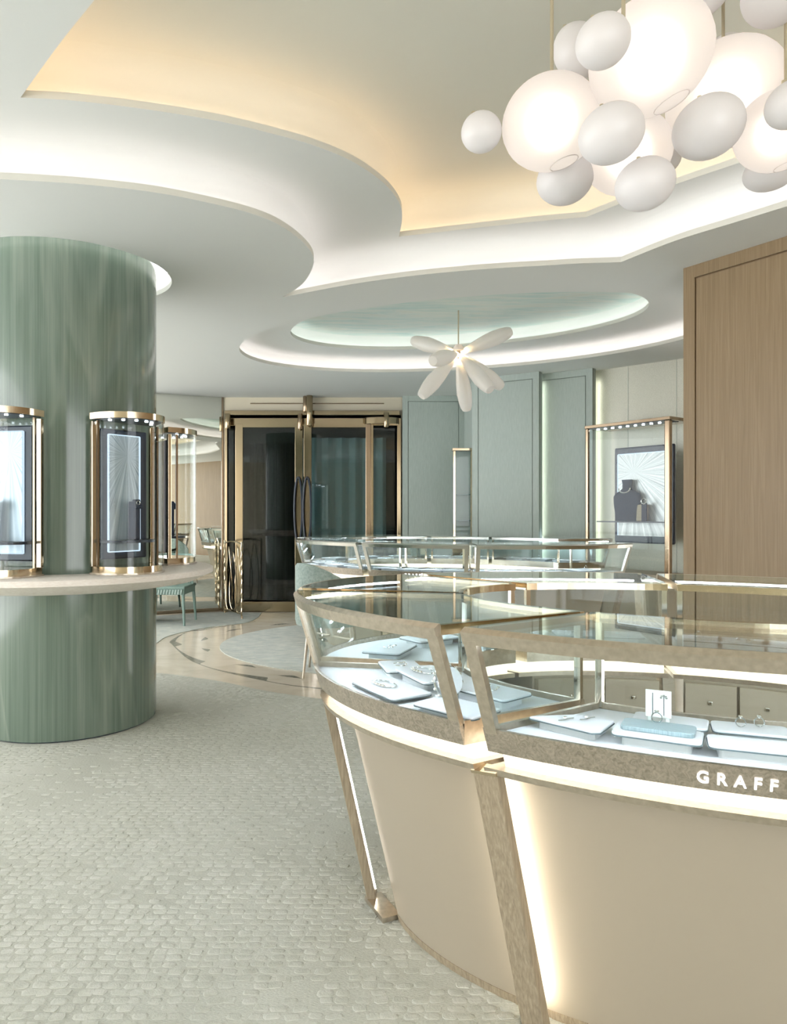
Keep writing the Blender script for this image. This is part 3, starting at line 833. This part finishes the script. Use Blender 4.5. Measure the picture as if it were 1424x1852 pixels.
        for v in me.vertices:   # wrap the letters onto the apron
            x, y, z = v.co; th = mid + x / rloc / max(.2, abs(Vector((math.cos(mid), math.sin(mid), 0)).cross(R.tan(mid)).z))
            zz = .757 + y
            pnt = R.o(th, -.0012 - z, zz); v.co = pnt - bc * Vector((1, 1, 0)).x if False else pnt - Vector((bc.x, bc.y, 0))
        me.materials.append(MAT['letter'])
        lo = bpy.data.objects.new('lettering', me); COL.objects.link(lo); lo.parent = root; lo['label'] = 'white glowing capital letters'
    return root

NR = Ring((.954, 2.169), 1.352, .893, .76, .45, 157.5)
NG = 'near ring of curved glass showcases'
showcase(NR, 169.5, 210.5, 'curved glass showcase with the white bracelet stand, left of the lettered foreground one', NG, (True, False), pin=(5.5, .7))
showcase(NR, 214.5, 279, 'large foreground glass showcase with lettering, cut by the right picture edge', NG, (True, False), text=250, pin=(-4.6, 1.2))
showcase(NR, 137, 166, 'near ring showcase in front of the pale upholstered armchair', NG, (False, False))
showcase(NR, 83, 133.5, 'rear showcase of the near ring, centre, backing onto the far ring', NG, (True, False), drawers=True)
showcase(NR, 28, 79, 'rear showcase of the near ring in front of the oak wall', NG, (True, False), drawers=True)
FR = Ring((.65, 6.95), 1.72, 1.16, 1.18, .66, 158)
FG = 'far ring of curved glass showcases'
showcase(FR, 170, 218, 'leftmost showcase of the far ring, beside the armchair', FG, (True, True))
showcase(FR, 221, 268, 'far ring front showcase with small lettering', FG, (True, False), text=243)
showcase(FR, 271, 325, 'far ring front showcase ending below the tall wall vitrine', FG, (True, True))
showcase(FR, 5, 55, 'far ring rear showcase nearest the tall wall vitrine', FG, (True, True))
showcase(FR, 58, 108, 'far ring rear showcase, middle of the back', FG, (True, False))
showcase(FR, 111, 166, 'far ring rear showcase nearest the glass doors', FG, (True, False))

# ================================================================== LAMPS
def globe_rot(deg): return Matrix.Rotation(math.radians(deg), 3, 'Y')
cl = thing('globe_chandelier', 'cluster chandelier of frosted white glass globes on thin rods', 'chandelier', (1.0, 2.15, Z2))
GL = [  # px x, y, depth, rx, ry, lit, tilt
    (997, 222, 2.15, 89, 80, 1, 18), (1177, 103, 2.0, 112, 95, 1, 25), (1313, 171, 2.28, 106, 88, 1, 22), (1137, 278, 2.3, 79, 69, 1, 20), (1407, 237, 2.12, 76, 68, 1, 15),
    (871, 239, 2.15, 37, 35, 0, 25), (1091, 75, 1.78, 50, 44, 0, 25), (1046, 92, 2.3, 44, 48, 0, 30), (1106, 242, 1.92, 60, 50, 0, 20), (1022, 325, 2.28, 51, 43, 0, 12),
    (1167, 333, 2.05, 54, 45, 0, 15), (1282, 230, 1.98, 64, 53, 0, 18), (1432, 189, 1.88, 46, 40, 0, 20), (1200, 284, 2.55, 32, 30, 0, 10), (1395, 310, 2.35, 48, 32, 0, 10),
    (1315, 100, 2.6, 38, 35, 0, 10), (1262, -32, 2.2, 64, 58, 0, 15), (1402, -12, 2.1, 58, 54, 0, 15)]
for x, y, Y, rx, ry, lit, tl in GL:
    c = px(x, y, Y); a_, b_ = rx / FPX * Y, ry / FPX * Y; rot = globe_rot(-tl)
    gb = obj('globe', G().ellipsoid(c, (a_, a_ * .95, b_), rot), 'globe_lit' if lit else 'globe', cl, smooth=True)
    if lit:
        obj('inner_lamp', G().ellipsoid(c, (a_ * .38, a_ * .38, b_ * .38), rot, 16, 10), 'globe_core', gb, smooth=True)
        ax = rot @ Vector((0, 0, -1)); ring = []
        u = ax.orthogonal().normalized(); v = ax.cross(u)
        for k in range(20):
            t_ = 2 * PI * k / 20; q = .30
            ring.append(c + rot @ Vector((a_ * math.sin(q) * math.cos(t_), a_ * .95 * math.sin(q) * math.sin(t_), -b_ * math.cos(q))))
        obj('rim', G().tube(ring, .0016, 6, closed=True), 'globe', gb)
    else:
        tip = c + rot @ Vector((0, 0, b_))
        obj('cap', G().lathe([(0, .012), (.006, .012), (.007, 0), (0, 0)], tip - Vector((0, 0, .004)), 10), 'rod', gb)
for x, y, Y in ((998.5, 150, 2.15), (1128, 40, 1.85), (1171.5, 30, 2.0), (1308.5, 100, 2.28), (1422, 150, 2.12), (1262, -60, 2.2), (1402, -50, 2.1)):
    p = px(x, y, Y); obj('rod', G().tube([p, Vector((p.x, p.y, Z2 - .0))], .0055, 8), 'rod', cl)
obj('ceiling_plate', G().lathe([(0, -.03), (.3, -.03), (.31, -.02), (.31, -.001), (0, -.001)], (1.0, 2.15, Z2), 40), 'rod', cl)

sp = thing('flower_lamp', 'small flower-shaped pendant lamp with frosted glass petals', 'pendant lamp', px(829.5, 639, 6.3))
C0 = px(829.5, 639, 6.3)
obj('rod', G().tube([C0 + Vector((0, 0, .05)), Vector((C0.x, C0.y, ZB))], .006, 8), 'rod', sp)
obj('canopy', G().lathe([(0, .075), (.03, .07), (.045, .045), (.05, .02), (.03, .015), (0, .015)], C0 + Vector((0, 0, .005)), 18), 'globe', sp, smooth=True)
obj('hub', G().ellipsoid(C0 - Vector((0, 0, .01)), (.024, .024, .04), None, 14, 10), 'champagne', sp, smooth=True)
for tx, ty, dy in ((759, 605, .28), (918, 598, .1), (786, 667, -.38), (768.6, 712, -.12), (847, 721, .22), (873, 707, -.27), (904, 685, .2), (775, 690, .32), (800, 618, .45)):
    e = px(tx, ty, 6.3) - C0; e.y = dy; L = .54; d = e.normalized()
    u = d.orthogonal().normalized(); v = d.cross(u); loops = []
    for t_, wd in ((.05, .012), (.12, .02), (.3, .037), (.5, .05), (.7, .056), (.85, .05), (.95, .042), (1.0, .032)):
        loops.append([C0 + d * L * t_ + (u * math.cos(2 * PI * k / 14) + v * math.sin(2 * PI * k / 14)) * wd * 1.22 for k in range(14)])
    pt = obj('petal', G().loft(loops), 'petal', sp, smooth=True)
    obj('bulb', G().ellipsoid(C0 + d * .05, (.011, .011, .011), None, 10, 8), 'bulb', pt)

# ================================================================== JEWELLERY IN THE CASES
TOPZ = .785
def rrect(w_, h_, r, n=4):
    o = []
    for cx, cy, a0 in ((w_ / 2 - r, h_ / 2 - r, 0), (-w_ / 2 + r, h_ / 2 - r, 90), (-w_ / 2 + r, -h_ / 2 + r, 180), (w_ / 2 - r, -h_ / 2 + r, 270)):
        for k in range(n + 1):
            a = math.radians(a0 + 90 * k / n); o.append(Vector((cx + r * math.cos(a), cy + r * math.sin(a), 0)))
    return o
def place(R, th, u, z):
    """point on the deck at polar angle th (deg), u from outer to inner edge"""
    t = math.radians(th); return R.o(t, .02, TOPZ).lerp(R.i(t, .02, TOPZ), u) * Vector((1, 1, 0)).x if False else (lambda p: Vector((p.x, p.y, z)))(R.o(t, .02, TOPZ).lerp(R.i(t, .02, TOPZ), u))
def yaw(R, th): 
    tv = R.tan(math.radians(th)); return math.atan2(tv.y, tv.x)
def tray(R, th, u, w_, h_, lab, group, lift=.022, mat='pad', pts=None, rot=None, z=TOPZ, tilt=0.0):
    p = place(R, th, u, z); root = thing('jewellery_tray', lab, 'tray', p, group)
    root.rotation_euler = (0, 0, (yaw(R, th) if rot is None else rot))
    out = pts or rrect(w_, h_, .014)
    inn = [q * .78 for q in out]
    off = parent_loc(root); sh = lambda L: [q + off for q in L]
    g = G().prism(sh(inn), p.z + .0003, p.z + lift); obj('plinth', g, 'deck', root)
    pd = obj('pad', G().prism(sh(out), p.z + lift + .001, p.z + lift + .007), mat, root, bevel=.002)
    obj('edge_piping', G().prism(sh([q * 1.012 for q in out]), p.z + lift - .001, p.z + lift + .0015), 'piping', pd)
    return root, Vector((p.x, p.y, p.z + lift + .007))
def at(root, top, dx, dy, dz=0.0):
    return Vector(top) + Matrix.Rotation(root.rotation_euler.z, 3, 'Z') @ Vector((dx, dy, 0)) + Vector((0, 0, dz))
def ring_item(p, a, lab, group, r=.0105):
    root = thing('diamond_ring', lab, 'ring', p, group)
    root.rotation_euler = (0, 0, a); o = Vector(p)
    obj('band', G().tube([o + Vector((r * math.cos(q), 0, r + .0015 + r * math.sin(q))) for q in [2 * PI * k / 18 for k in range(18)]], .0014, 6, closed=True), 'silver', root, smooth=True)
    s = .0055; c = o + Vector((0, 0, 2 * r + .005))
    g = G().loft([[c + Vector((s * .2 * math.cos(q), s * .2 * math.sin(q), -s)) for q in [PI / 4 * k for k in range(8)]], [c + Vector((s * math.cos(q), s * math.sin(q), 0)) for q in [PI / 4 * k for k in range(8)]],
                  [c + Vector((s * .6 * math.cos(q), s * .6 * math.sin(q), s * .45)) for q in [PI / 4 * k for k in range(8)]]])
    obj('stone', g, 'gem', root)
def earrings(p, a, lab, group):
    root = thing('earrings', lab, 'earrings', p, group); root.rotation_euler = (0, 0, a); o = Vector(p)
    for s in (-1, 1):
        b = obj('drop', G().tube([o + Vector((s * .016 + .006 * s * math.sin(t * 3), .03 * t - .02, .003)) for t in [k / 8 for k in range(9)]], [.001 + .0016 * abs(math.sin(3 * k)) for k in range(9)], 6), 'silver', root, smooth=True)
        obj('stone', G().ellipsoid(o + Vector((s * .016, .014, .005)), (.005, .005, .004), None, 8, 6), 'gem', b)
def necklace(p, a, lab, group, w_=.06):
    root = thing('diamond_necklace', lab, 'necklace', p, group); root.rotation_euler = (0, 0, a); o = Vector(p)
    pts = [o + Vector((w_ * .8 * math.sin(q), w_ * .38 * math.cos(q) , .0025)) for q in [2 * PI * k / 36 for k in range(36)]]
    obj('chain', G().tube(pts, .0016, 5, closed=True), 'silver', root, smooth=True)
    for k in range(5):
        q = PI * (.8 + .1 * k); obj('stone', G().ellipsoid(o + Vector((w_ * .8 * math.sin(q), w_ * .38 * math.cos(q) - .006, .005)), (.005, .006, .004), None, 8, 6), 'gem', root)

TG = 'white jewellery trays in the near ring'
JG = 'small pieces in the near ring'
# left foreground case
A_ = [(182, .62, .21, .13, .035, 'upper tray at the back of the bracelet showcase', 'neck'), (198, .66, .2, .12, .035, 'tray at the back right of the bracelet showcase', 'ear'),
      (188, .24, .24, .13, .014, 'low front tray left of the bracelet stand', 'neck'), (203.5, .22, .20, .12, .018, 'empty low tray right of the bracelet stand', None),
      (174, .55, .16, .12, .03, 'tray at the far left end of the bracelet showcase', 'ear')]
for th, u, w_, h_, lf, lab, it in A_:
    r_, tp = tray(NR, th, u, w_, h_, 'white ' + lab, TG, lf * .7)
    if it == 'neck': necklace(at(r_, tp, -.03, 0, .0004), r_.rotation_euler.z, 'diamond necklace on the ' + lab, JG)
    if it == 'ear': earrings(at(r_, tp, 0, 0, .0004), r_.rotation_euler.z, 'diamond earrings on the ' + lab, JG)
# round bracelet stand
p = place(NR, 196.5, .40, TOPZ); bs = thing('bracelet_stand', 'upright white disc stand in the left foreground showcase', 'display stand', p)
bs.rotation_euler = (0, 0, math.radians(18))
dn = Vector((0.25, -.93, .28)).normalized(); cu_ = p + Vector((0, 0, .056)); u_ = dn.orthogonal().normalized(); v_ = dn.cross(u_)
disc = lambda r, o: [cu_ + dn * o + (u_ * math.cos(2 * PI * k / 28) + v_ * math.sin(2 * PI * k / 28)) * r for k in range(28)]
obj('disc', G().loft([disc(.036, -.018), disc(.038, -.016), disc(.038, .014), disc(.036, .016)]), 'pad', bs, smooth=True)
obj('foot', G().box(p + Vector((0, .01, .008)), (.05, .05, .015)), 'pad', bs, bevel=.002)
br = thing('diamond_bracelet', 'diamond bracelet around the upright white disc', 'bracelet', p); br.rotation_euler = bs.rotation_euler
obj('band', G().tube(disc(.0435, -.002), .0035, 6, closed=True), 'silver', br, smooth=True)
for k in range(14):
    a = 2 * PI * k / 14; obj('stone', G().ellipsoid(cu_ + dn * -.002 + (u_ * math.cos(a) + v_ * math.sin(a)) * .047, (.005, .005, .005), None, 8, 6), 'gem', br)
# lettered foreground case
rb = math.radians(-22)
tri = [Vector(q + (0,)) for q in ((-.105, -.03), (.055, -.062), (.072, -.05), (.075, .045), (.06, .055), (-.02, .048), (-.10, -.02))]
r_, tp = tray(NR, 223.5, .34, .2, .12, 'white wedge-shaped tray with two brooches beside the corner post', TG, .02, pts=tri)
for dx, dy, k in ((-.02, -.015, 'front'), (.02, .018, 'rear')):
    q = at(r_, tp, dx, dy, .0002); b_ = thing('brooch', 'slim diamond brooch on the wedge tray, the %s one' % k, 'brooch', q, JG); b_.rotation_euler = (0, 0, .2)
    obj('stem', G().tube([q + Vector((x, .006 * math.sin(x * 90), .003)) for x in [-.022 + .0055 * i for i in range(9)]], .0013, 6), 'silver', b_, smooth=True)
    obj('stone', G().ellipsoid(q + Vector((.0, .004, .005)), (.005, .004, .004), None, 8, 6), 'gem', b_)
r_, tp = tray(NR, 238.5, .66, .165, .085, 'white tray behind the blue-grey pad', TG, .022)
r_, tp = tray(NR, 238, .32, .185, .095, 'white tray under the blue-grey pad', TG, .022)
pb = thing('ring_pad', 'blue-grey ray-patterned ring pad in the lettered showcase', 'ring pad', tp); pb.rotation_euler = r_.rotation_euler
me_pad = obj('pad', G().prism(rrect(.155, .07, .012), 0, .010), 'pad_blue', None, bevel=.002); me_pad.parent = pb; me_pad.location = (0, .014, .0003)
rp = at(r_, tp, -.005, .03, .0107); ring_item(rp, r_.rotation_euler.z, 'solitaire diamond ring on the blue-grey pad', JG, .011)
cp_ = at(r_, tp, -.005, .062, -.0285); ac = thing('earring_card', 'upright pale card with hanging earrings behind the blue-grey pad', 'card', cp_); ac.rotation_euler = (0, 0, r_.rotation_euler.z)
obj('card', G().box(cp_ + Vector((0, 0, .075)), (.056, .004, .062)), 'acrylic', ac, bevel=.001)
obj('support', G().box(cp_ + Vector((-.02, .004, .024)), (.008, .004, .048)).box(cp_ + Vector((.02, .004, .024)), (.008, .004, .048)), 'acrylic', ac)
for dx, z0, z1 in ((-.012, .1, .048), (.012, .096, .05)):
    obj('earring', G().tube([cp_ + Vector((dx, -.0035, z0)), cp_ + Vector((dx, -.0035, z1))], .0008, 5), 'navy', ac)
for k in range(5):
    a = PI / 4 * k; obj('leaf', G().ellipsoid(cp_ + Vector((.012 + .006 * math.cos(a), -.0035, .090 + .006 * math.sin(a))), (.003, .001, .0022), None, 6, 5), 'silver', ac)
r_, tp = tray(NR, 255, .66, .16, .08, 'white tray holding two rings at the right picture edge', TG, .022)
ring_item(at(r_, tp, -.02, -.005, .0002), r_.rotation_euler.z, 'left of two diamond rings near the right picture edge', JG)
ring_item(at(r_, tp, .02, .01, .0002), r_.rotation_euler.z, 'right of two diamond rings near the right picture edge', JG)
r_, tp = tray(NR, 253.5, .30, .175, .085, 'empty white front tray at the right picture edge', TG, .022)
# other cases of the near ring
for th, u, w_, h_, lab, it in ((143, .4, .2, .14, 'tray in the showcase in front of the armchair, far half', 'neck'), (158, .45, .2, .14, 'tray in the showcase in front of the armchair, near half', 'ear'),
                           (95, .5, .19, .13, 'tray in the rear centre showcase, right end', 'ring'), (107, .5, .19, .13, 'tray in the rear centre showcase, middle', 'ear'), (121, .5, .2, .14, 'tray in the rear centre showcase, left end', 'ring'),
                           (69, .5, .17, .12, 'tray in the showcase before the oak wall, left end', 'ring'), (55, .5, .18, .12, 'tray in the showcase before the oak wall, middle', 'ear'), (42, .5, .18, .12, 'tray in the showcase before the oak wall, right end', 'ring')):
    r_, tp = tray(NR, th, u, w_, h_, 'white ' + lab, TG)
    q = at(r_, tp, 0, 0, .0004)
    if it == 'neck': necklace(q, r_.rotation_euler.z, 'diamond necklace on the ' + lab, JG)
    elif it == 'ear': earrings(q, r_.rotation_euler.z, 'diamond earrings on the ' + lab, JG)
    else: ring_item(q, r_.rotation_euler.z, 'diamond ring on the ' + lab, JG)
FT = 'white jewellery trays in the far ring'; FJ = 'small pieces in the far ring'
for base_, ths, in (('leftmost far showcase', (178, 192, 206)), ('far showcase with small lettering', (227, 238, 250, 262)), ('far showcase ending below the wall vitrine', (278, 290, 302, 316)),
                ('rear far showcase nearest the wall vitrine', (15, 30, 45)), ('rear far showcase at the middle', (66, 82, 98)), ('rear far showcase nearest the doors', (120, 136, 152))):
    nm_ = {3: ('first', 'second', 'third'), 4: ('first', 'second', 'third', 'fourth')}[len(ths)]
    for k, th in enumerate(ths):
        lab = '%s tray along the %s' % (nm_[k], base_)
        r_, tp = tray(FR, th, .42, .24, .2, 'white ' + lab, FT)
        q = at(r_, tp, .03, -.02, .0004)
        if k % 2: ring_item(q, r_.rotation_euler.z, 'diamond ring on the ' + lab, FJ, .014)
        else: necklace(q, r_.rotation_euler.z, 'diamond necklace on the ' + lab, FJ, .08)

# ================================================================== CHAIRS, SCREEN
AC = Vector((-.5, 5.74, .007))
ch = thing('armchair', 'pale teal upholstered tub armchair at the far ring, partly hidden', 'armchair', AC); 
ra = math.radians(205)
prof = []
def tub(r0, r1, z0, z1f, a0, a1, n=24):
    loops = []
    for k in range(n + 1):
        a = a0 + (a1 - a0) * k / n; z1 = z1f(k / n); c_, s_ = math.cos(a), math.sin(a)
        P = lambda r, z: AC + Vector((r * c_, r * .95 * s_, z))
        loops.append([P(r0, z0), P(r1 - .01, z0), P(r1, z0 + .04), P(r1, z1 - .02), P(r1 - .015, z1), P(r0 + .015, z1), P(r0, z1 - .02)])
    return G().loft(loops)
obj('backrest', tub(.22, .29, .40, lambda t: .64 + .25 * math.sin(PI * t) ** .7, math.radians(95), math.radians(325)), 'fabric', ch, smooth=True)
seat = [AC + Vector((.245 * math.cos(k * PI / 14), .235 * math.sin(k * PI / 14), 0)) for k in range(28)]
obj('seat', G().prism(seat, .41, .47), 'fabric', ch, smooth=True, bevel=.015)
for a in (45, 135, 225, 315):
    q = math.radians(a); d = Vector((math.cos(q), math.sin(q), 0))
    lg = obj('leg', G().tube([AC + d * .23 + Vector((0, 0, .42)), AC + d * .285], [.014, .009], 10), 'champagne', ch, smooth=True)
    obj('stretcher', G().beam(AC + d * .24 + Vector((0, 0, .30)), AC + d * .02 + Vector((0, 0, .30)), (0, 0, 1), .012, .012), 'champagne', lg)

WC = Vector((-2.62, 8.33, .006))
wc = thing('woven_chair', 'teal woven-seat chair seen beneath the ring ledge', 'chair', WC)
obj('seat', G().box(WC + Vector((0, 0, .43)), (.5, .48, .035)), 'chair_teal', wc, bevel=.012)
for sx in (-1, 1):
    for sy in (-1, 1):
        p0 = WC + Vector((sx * .22, sy * .21, .42)); p1 = WC + Vector((sx * .245, sy * .235, 0))
        obj('leg', G().tube([p0, p1], [.02, .013], 10), 'chair_teal', wc, smooth=True)
g = G()
ap_ = obj('apron', G().box(WC + Vector((0, -.232, .385)), (.44, .018, .06)).box(WC + Vector((.232, 0, .385)), (.018, .44, .06)).box(WC + Vector((-.232, 0, .385)), (.018, .44, .06)), 'chair_teal', wc)
for k in range(14):
    obj('weave_strand', G().beam(WC + Vector((-.21 + .032 * k, -.245, .36)), WC + Vector((-.20 + .032 * k, -.245, .412)), (1, 0, 0), .014, .008), 'fabric', ap_)
br_ = []
for k in range(15):
    a = math.radians(20 + 140 * k / 14); br_.append(WC + Vector((.26 * math.cos(a), .02 + .24 * math.sin(a), .78)))
obj('back_rail', G().tube(br_, .018, 8), 'chair_teal', wc, smooth=True)
for k in range(0, 15, 1):
    obj('back_strand', G().tube([br_[k], Vector((br_[k].x, br_[k].y, .45))], .008, 6), 'chair_teal', wc)
cb = Vector((-3.06, 8.42, .006)); ct = thing('low_cabinet', 'dark teal low cabinet behind the column, beside the woven chair', 'cabinet', cb)
obj('body', G().box(cb + Vector((0, 0, .26)), (.34, .34, .50)), 'teal_dark', ct, bevel=.006)
obj('top', G().box(cb + Vector((0, 0, .52)), (.37, .37, .02)), 'teal', ct, bevel=.004)
obj('door', G().box(cb + Vector((0, -.176, .26)), (.3, .012, .46)), 'teal_dark', ct, bevel=.003)

S0, S1 = Vector((-1.84, 8.64, 0)), Vector((-2.17, 9.16, 0))
scn = thing('loop_screen', 'gold wire screen of twisted loops in front of the door', 'screen', (S0 + S1) / 2)
sd = S1 - S0
def sc_(t, z): return S0 + sd * t + Vector((0, 0, z))
for t_ in (0, 1):
    pts = [sc_(t_, .007 + .93 * k / 40) + Vector((.004 * math.cos(k * 1.3), .004 * math.sin(k * 1.3), 0)) for k in range(41)]
    obj('post', G().tube(pts, .011, 8), 'gold', scn, smooth=True)
obj('top_rail', G().tube([sc_(k / 12, .90 + .035 * math.sin(PI * k / 12)) for k in range(13)], .011, 8), 'gold', scn, smooth=True)
obj('bottom_rail', G().tube([sc_(k / 6, .06) for k in range(7)], .009, 8), 'gold', scn, smooth=True)
for c_, hw, zc_, hz in ((.22, .14, .47, .40), (.48, .2, .44, .36), (.74, .17, .46, .40)):
    pts = [sc_(c_ + hw * math.cos(q), zc_ + hz * math.sin(q)) + Vector((.012 * math.sin(2 * q), 0, 0)) for q in [2 * PI * k / 36 for k in range(36)]]
    obj('loop', G().tube(pts, .006, 7, closed=True), 'gold', scn, smooth=True)

# ================================================================== WALL VITRINES
VA, VB = Vector((1.955, 7.18, 0)), Vector((2.49, 6.46, 0))
vd = (VB - VA).normalized(); vn = Vector((-vd.y, vd.x, 0))       # vn points to the wall
VH = 2.165
wvt = thing('wall_vitrine', 'tall gold-framed glass vitrine on the silver woven wall', 'vitrine', (VA + VB) / 2)
L_ = (VB - VA).length
def vp(s, t, z): return VA + vd * s + vn * t + Vector((0, 0, z))
obj('front_post', G().beam(vp(0, 0, .72), vp(0, 0, VH - .03), vd, .03, .03), 'bronze', wvt, bevel=.004)
obj('front_post', G().beam(vp(L_, 0, .72), vp(L_, 0, VH - .03), vd, .055, .05), 'bronze', wvt, bevel=.010)
obj('cap', G().loft([[vp(-.02, -.025, z), vp(L_ + .03, -.025, z), vp(L_ + .03, .38, z), vp(-.02, .38, z)] for z in (VH - .03, VH)]), 'bronze', wvt, bevel=.003)
cpu = obj('cap_underside', G().loft([[vp(.02, .0, z), vp(L_ - .02, .0, z), vp(L_ - .02, .2, z), vp(.02, .2, z)] for z in (VH - .034, VH - .0301)]), 'navy', wvt)
for k in range(10):
    s_ = .06 + (L_ - .12) * k / 9; obj('spot', G().lathe([(0, -.004), (.014, -.004), (.014, .0)], vp(s_, .09, VH - .036), 8), 'led_cool', cpu)
obj('glass', G().loft([[vp(.012, -.004, z), vp(L_ - .02, -.004, z), vp(L_ - .02, .002, z), vp(.012, .002, z)] for z in (.72, VH - .03)]), 'glass', wvt)
obj('side_glass', G().loft([[vp(-.003, .016, z), vp(.003, .016, z), vp(.003, .38, z), vp(-.003, .38, z)] for z in (.72, VH - .03)]), 'glass', wvt)
obj('base', G().loft([[vp(-.02, -.02, z), vp(L_ + .02, -.02, z), vp(L_ + .02, .38, z), vp(-.02, .38, z)] for z in (.0, .72)]), 'cabinet', wvt)
fr = G(); fo = lambda s, z, t: vp(s, t, z)
s0, s1, z0, z1 = .23, L_ - .015, 1.00, 1.93
bpn = obj('back_frame', G().loft([[fo(s0, z0, .12), fo(s1, z0, .12), fo(s1, z1, .12), fo(s0, z1, .12)], [fo(s0, z0, .15), fo(s1, z0, .15), fo(s1, z1, .15), fo(s0, z1, .15)]]), 'navy', wvt, bevel=.03, bseg=3)
rpan = obj('ray_panel', G().box((0, 0, 0), (s1 - s0 - .10, .006, z1 - z0 - .14)), 'ray_panel_wall', None); rpan.parent = bpn
pc = vp((s0 + s1) / 2, .116, (z0 + z1) / 2); rpan.location = pc - parent_loc(bpn); rpan.rotation_euler = (0, 0, math.atan2(vd.y, vd.x))
el = G()
for sa, sb, za, zb in ((s0 + .042, s0 + .05, z0 + .07, z1 - .07), (s1 - .05, s1 - .042, z0 + .07, z1 - .07), (s0 + .05, s1 - .05, z1 - .07, z1 - .062)):
    el.loft([[vp(sa, t, za), vp(sb, t, za), vp(sb, t, zb), vp(sa, t, zb)] for t in (.11, .119)])
obj('edge_light', el, 'led_edge', bpn)
SZ = EYE - (943 - HOR) / FPX * 6.75
obj('shelf', G().loft([[vp(.10, .012, z), vp(L_ - .03, .012, z), vp(L_ - .03, .115, z), vp(.10, .115, z)] for z in (SZ - .012, SZ)]), 'navy', wvt)
# bust with necklace
bc_ = vp(.42, .062, SZ)
bust = thing('necklace_bust', 'navy velvet neck bust in the tall wall vitrine', 'bust', bc_); 
def bl(z, a, b, dx=0): return [bc_ + vd * (a * math.cos(q) + dx) + vn * b * math.sin(q) + Vector((0, 0, z)) for q in [2 * PI * k / 24 for k in range(24)]]
obj('torso', G().loft([bl(.001, .125, .046), bl(.08, .135, .046), bl(.16, .15, .044), bl(.235, .155, .04), bl(.27, .13, .038), bl(.295, .075, .036), bl(.315, .05, .034), bl(.36, .048, .034), bl(.395, .058, .036), bl(.40, .055, .034)]), 'navy_velvet', bust, smooth=True)
nk = thing('diamond_necklace', 'diamond strand necklace around the navy bust', 'necklace', bc_)
pts = [bc_ + vd * (.066 * math.cos(q)) + vn * (-.048 - .004 * math.sin(q)) + Vector((0, 0, .318 - .045 * math.sin(q))) for q in [PI * k / 18 for k in range(19)]]
obj('strand', G().tube(pts, .006, 6), 'gem', nk, smooth=True)
c2 = vp(.60, .07, SZ)
b2 = thing('bracelet_stand', 'small beige and navy stand right of the navy bust', 'display stand', c2)
obj('beige_block', G().loft([[c2 + vd * x + vn * y + Vector((0, 0, z)) for x, y in ((-.07, -.03), (.03, -.03), (.03, .035), (-.07, .035))] for z in (.001, .16)]), 'beige_velvet', b2, bevel=.01)
obj('navy_block', G().loft([[c2 + vd * x + vn * y + Vector((0, 0, z)) for x, y in ((0, -.045), (.055, -.045), (.055, -.031), (0, -.031))] for z in (.001, .175)]), 'navy_velvet', b2, bevel=.004)
tv_ = thing('diamond_bracelet', 'diamond bracelet on the small stand beside the navy bust', 'bracelet', c2)
obj('band', G().tube([c2 + vd * (.028 + .026 * math.cos(q)) + vn * -.05 + Vector((0, 0, .19 + .026 * math.sin(q))) for q in [2 * PI * k / 20 for k in range(20)]], .005, 6, closed=True), 'gem', tv_, smooth=True)

# narrow gold vitrine between the teal panels
q = px(837, 926, 8.25); gx, gy = q.x, q.y
gv = thing('narrow_vitrine', 'narrow gold-framed glass vitrine between two teal panels', 'vitrine', (gx, gy, 0))
hw = .10; zt = EYE + (926 - 816) / FPX * 8.25
for dx in (-hw, hw): obj('post', G().box((gx + dx, gy - .05, (.9 + zt) / 2), (.03, .03, zt - .9)), 'gold', gv, bevel=.004)
obj('cap', G().box((gx, gy, zt + .015), (2 * hw + .05, .16, .03)), 'gold', gv, bevel=.003)
obj('base', G().box((gx, gy, .45), (2 * hw + .05, .16, .9)), 'bronze', gv)
obj('glass', G().box((gx, gy - .06, (.9 + zt) / 2), (2 * hw - .03, .006, zt - .92)), 'glass', gv)
obj('back', G().box((gx, gy + .06, (.9 + zt) / 2), (2 * hw + .03, .012, zt - .9)), 'teal', gv)
for k in (1.2, 1.5): obj('shelf', G().box((gx, gy, k), (2 * hw - .03, .1, .008)), 'glass_edge', gv)
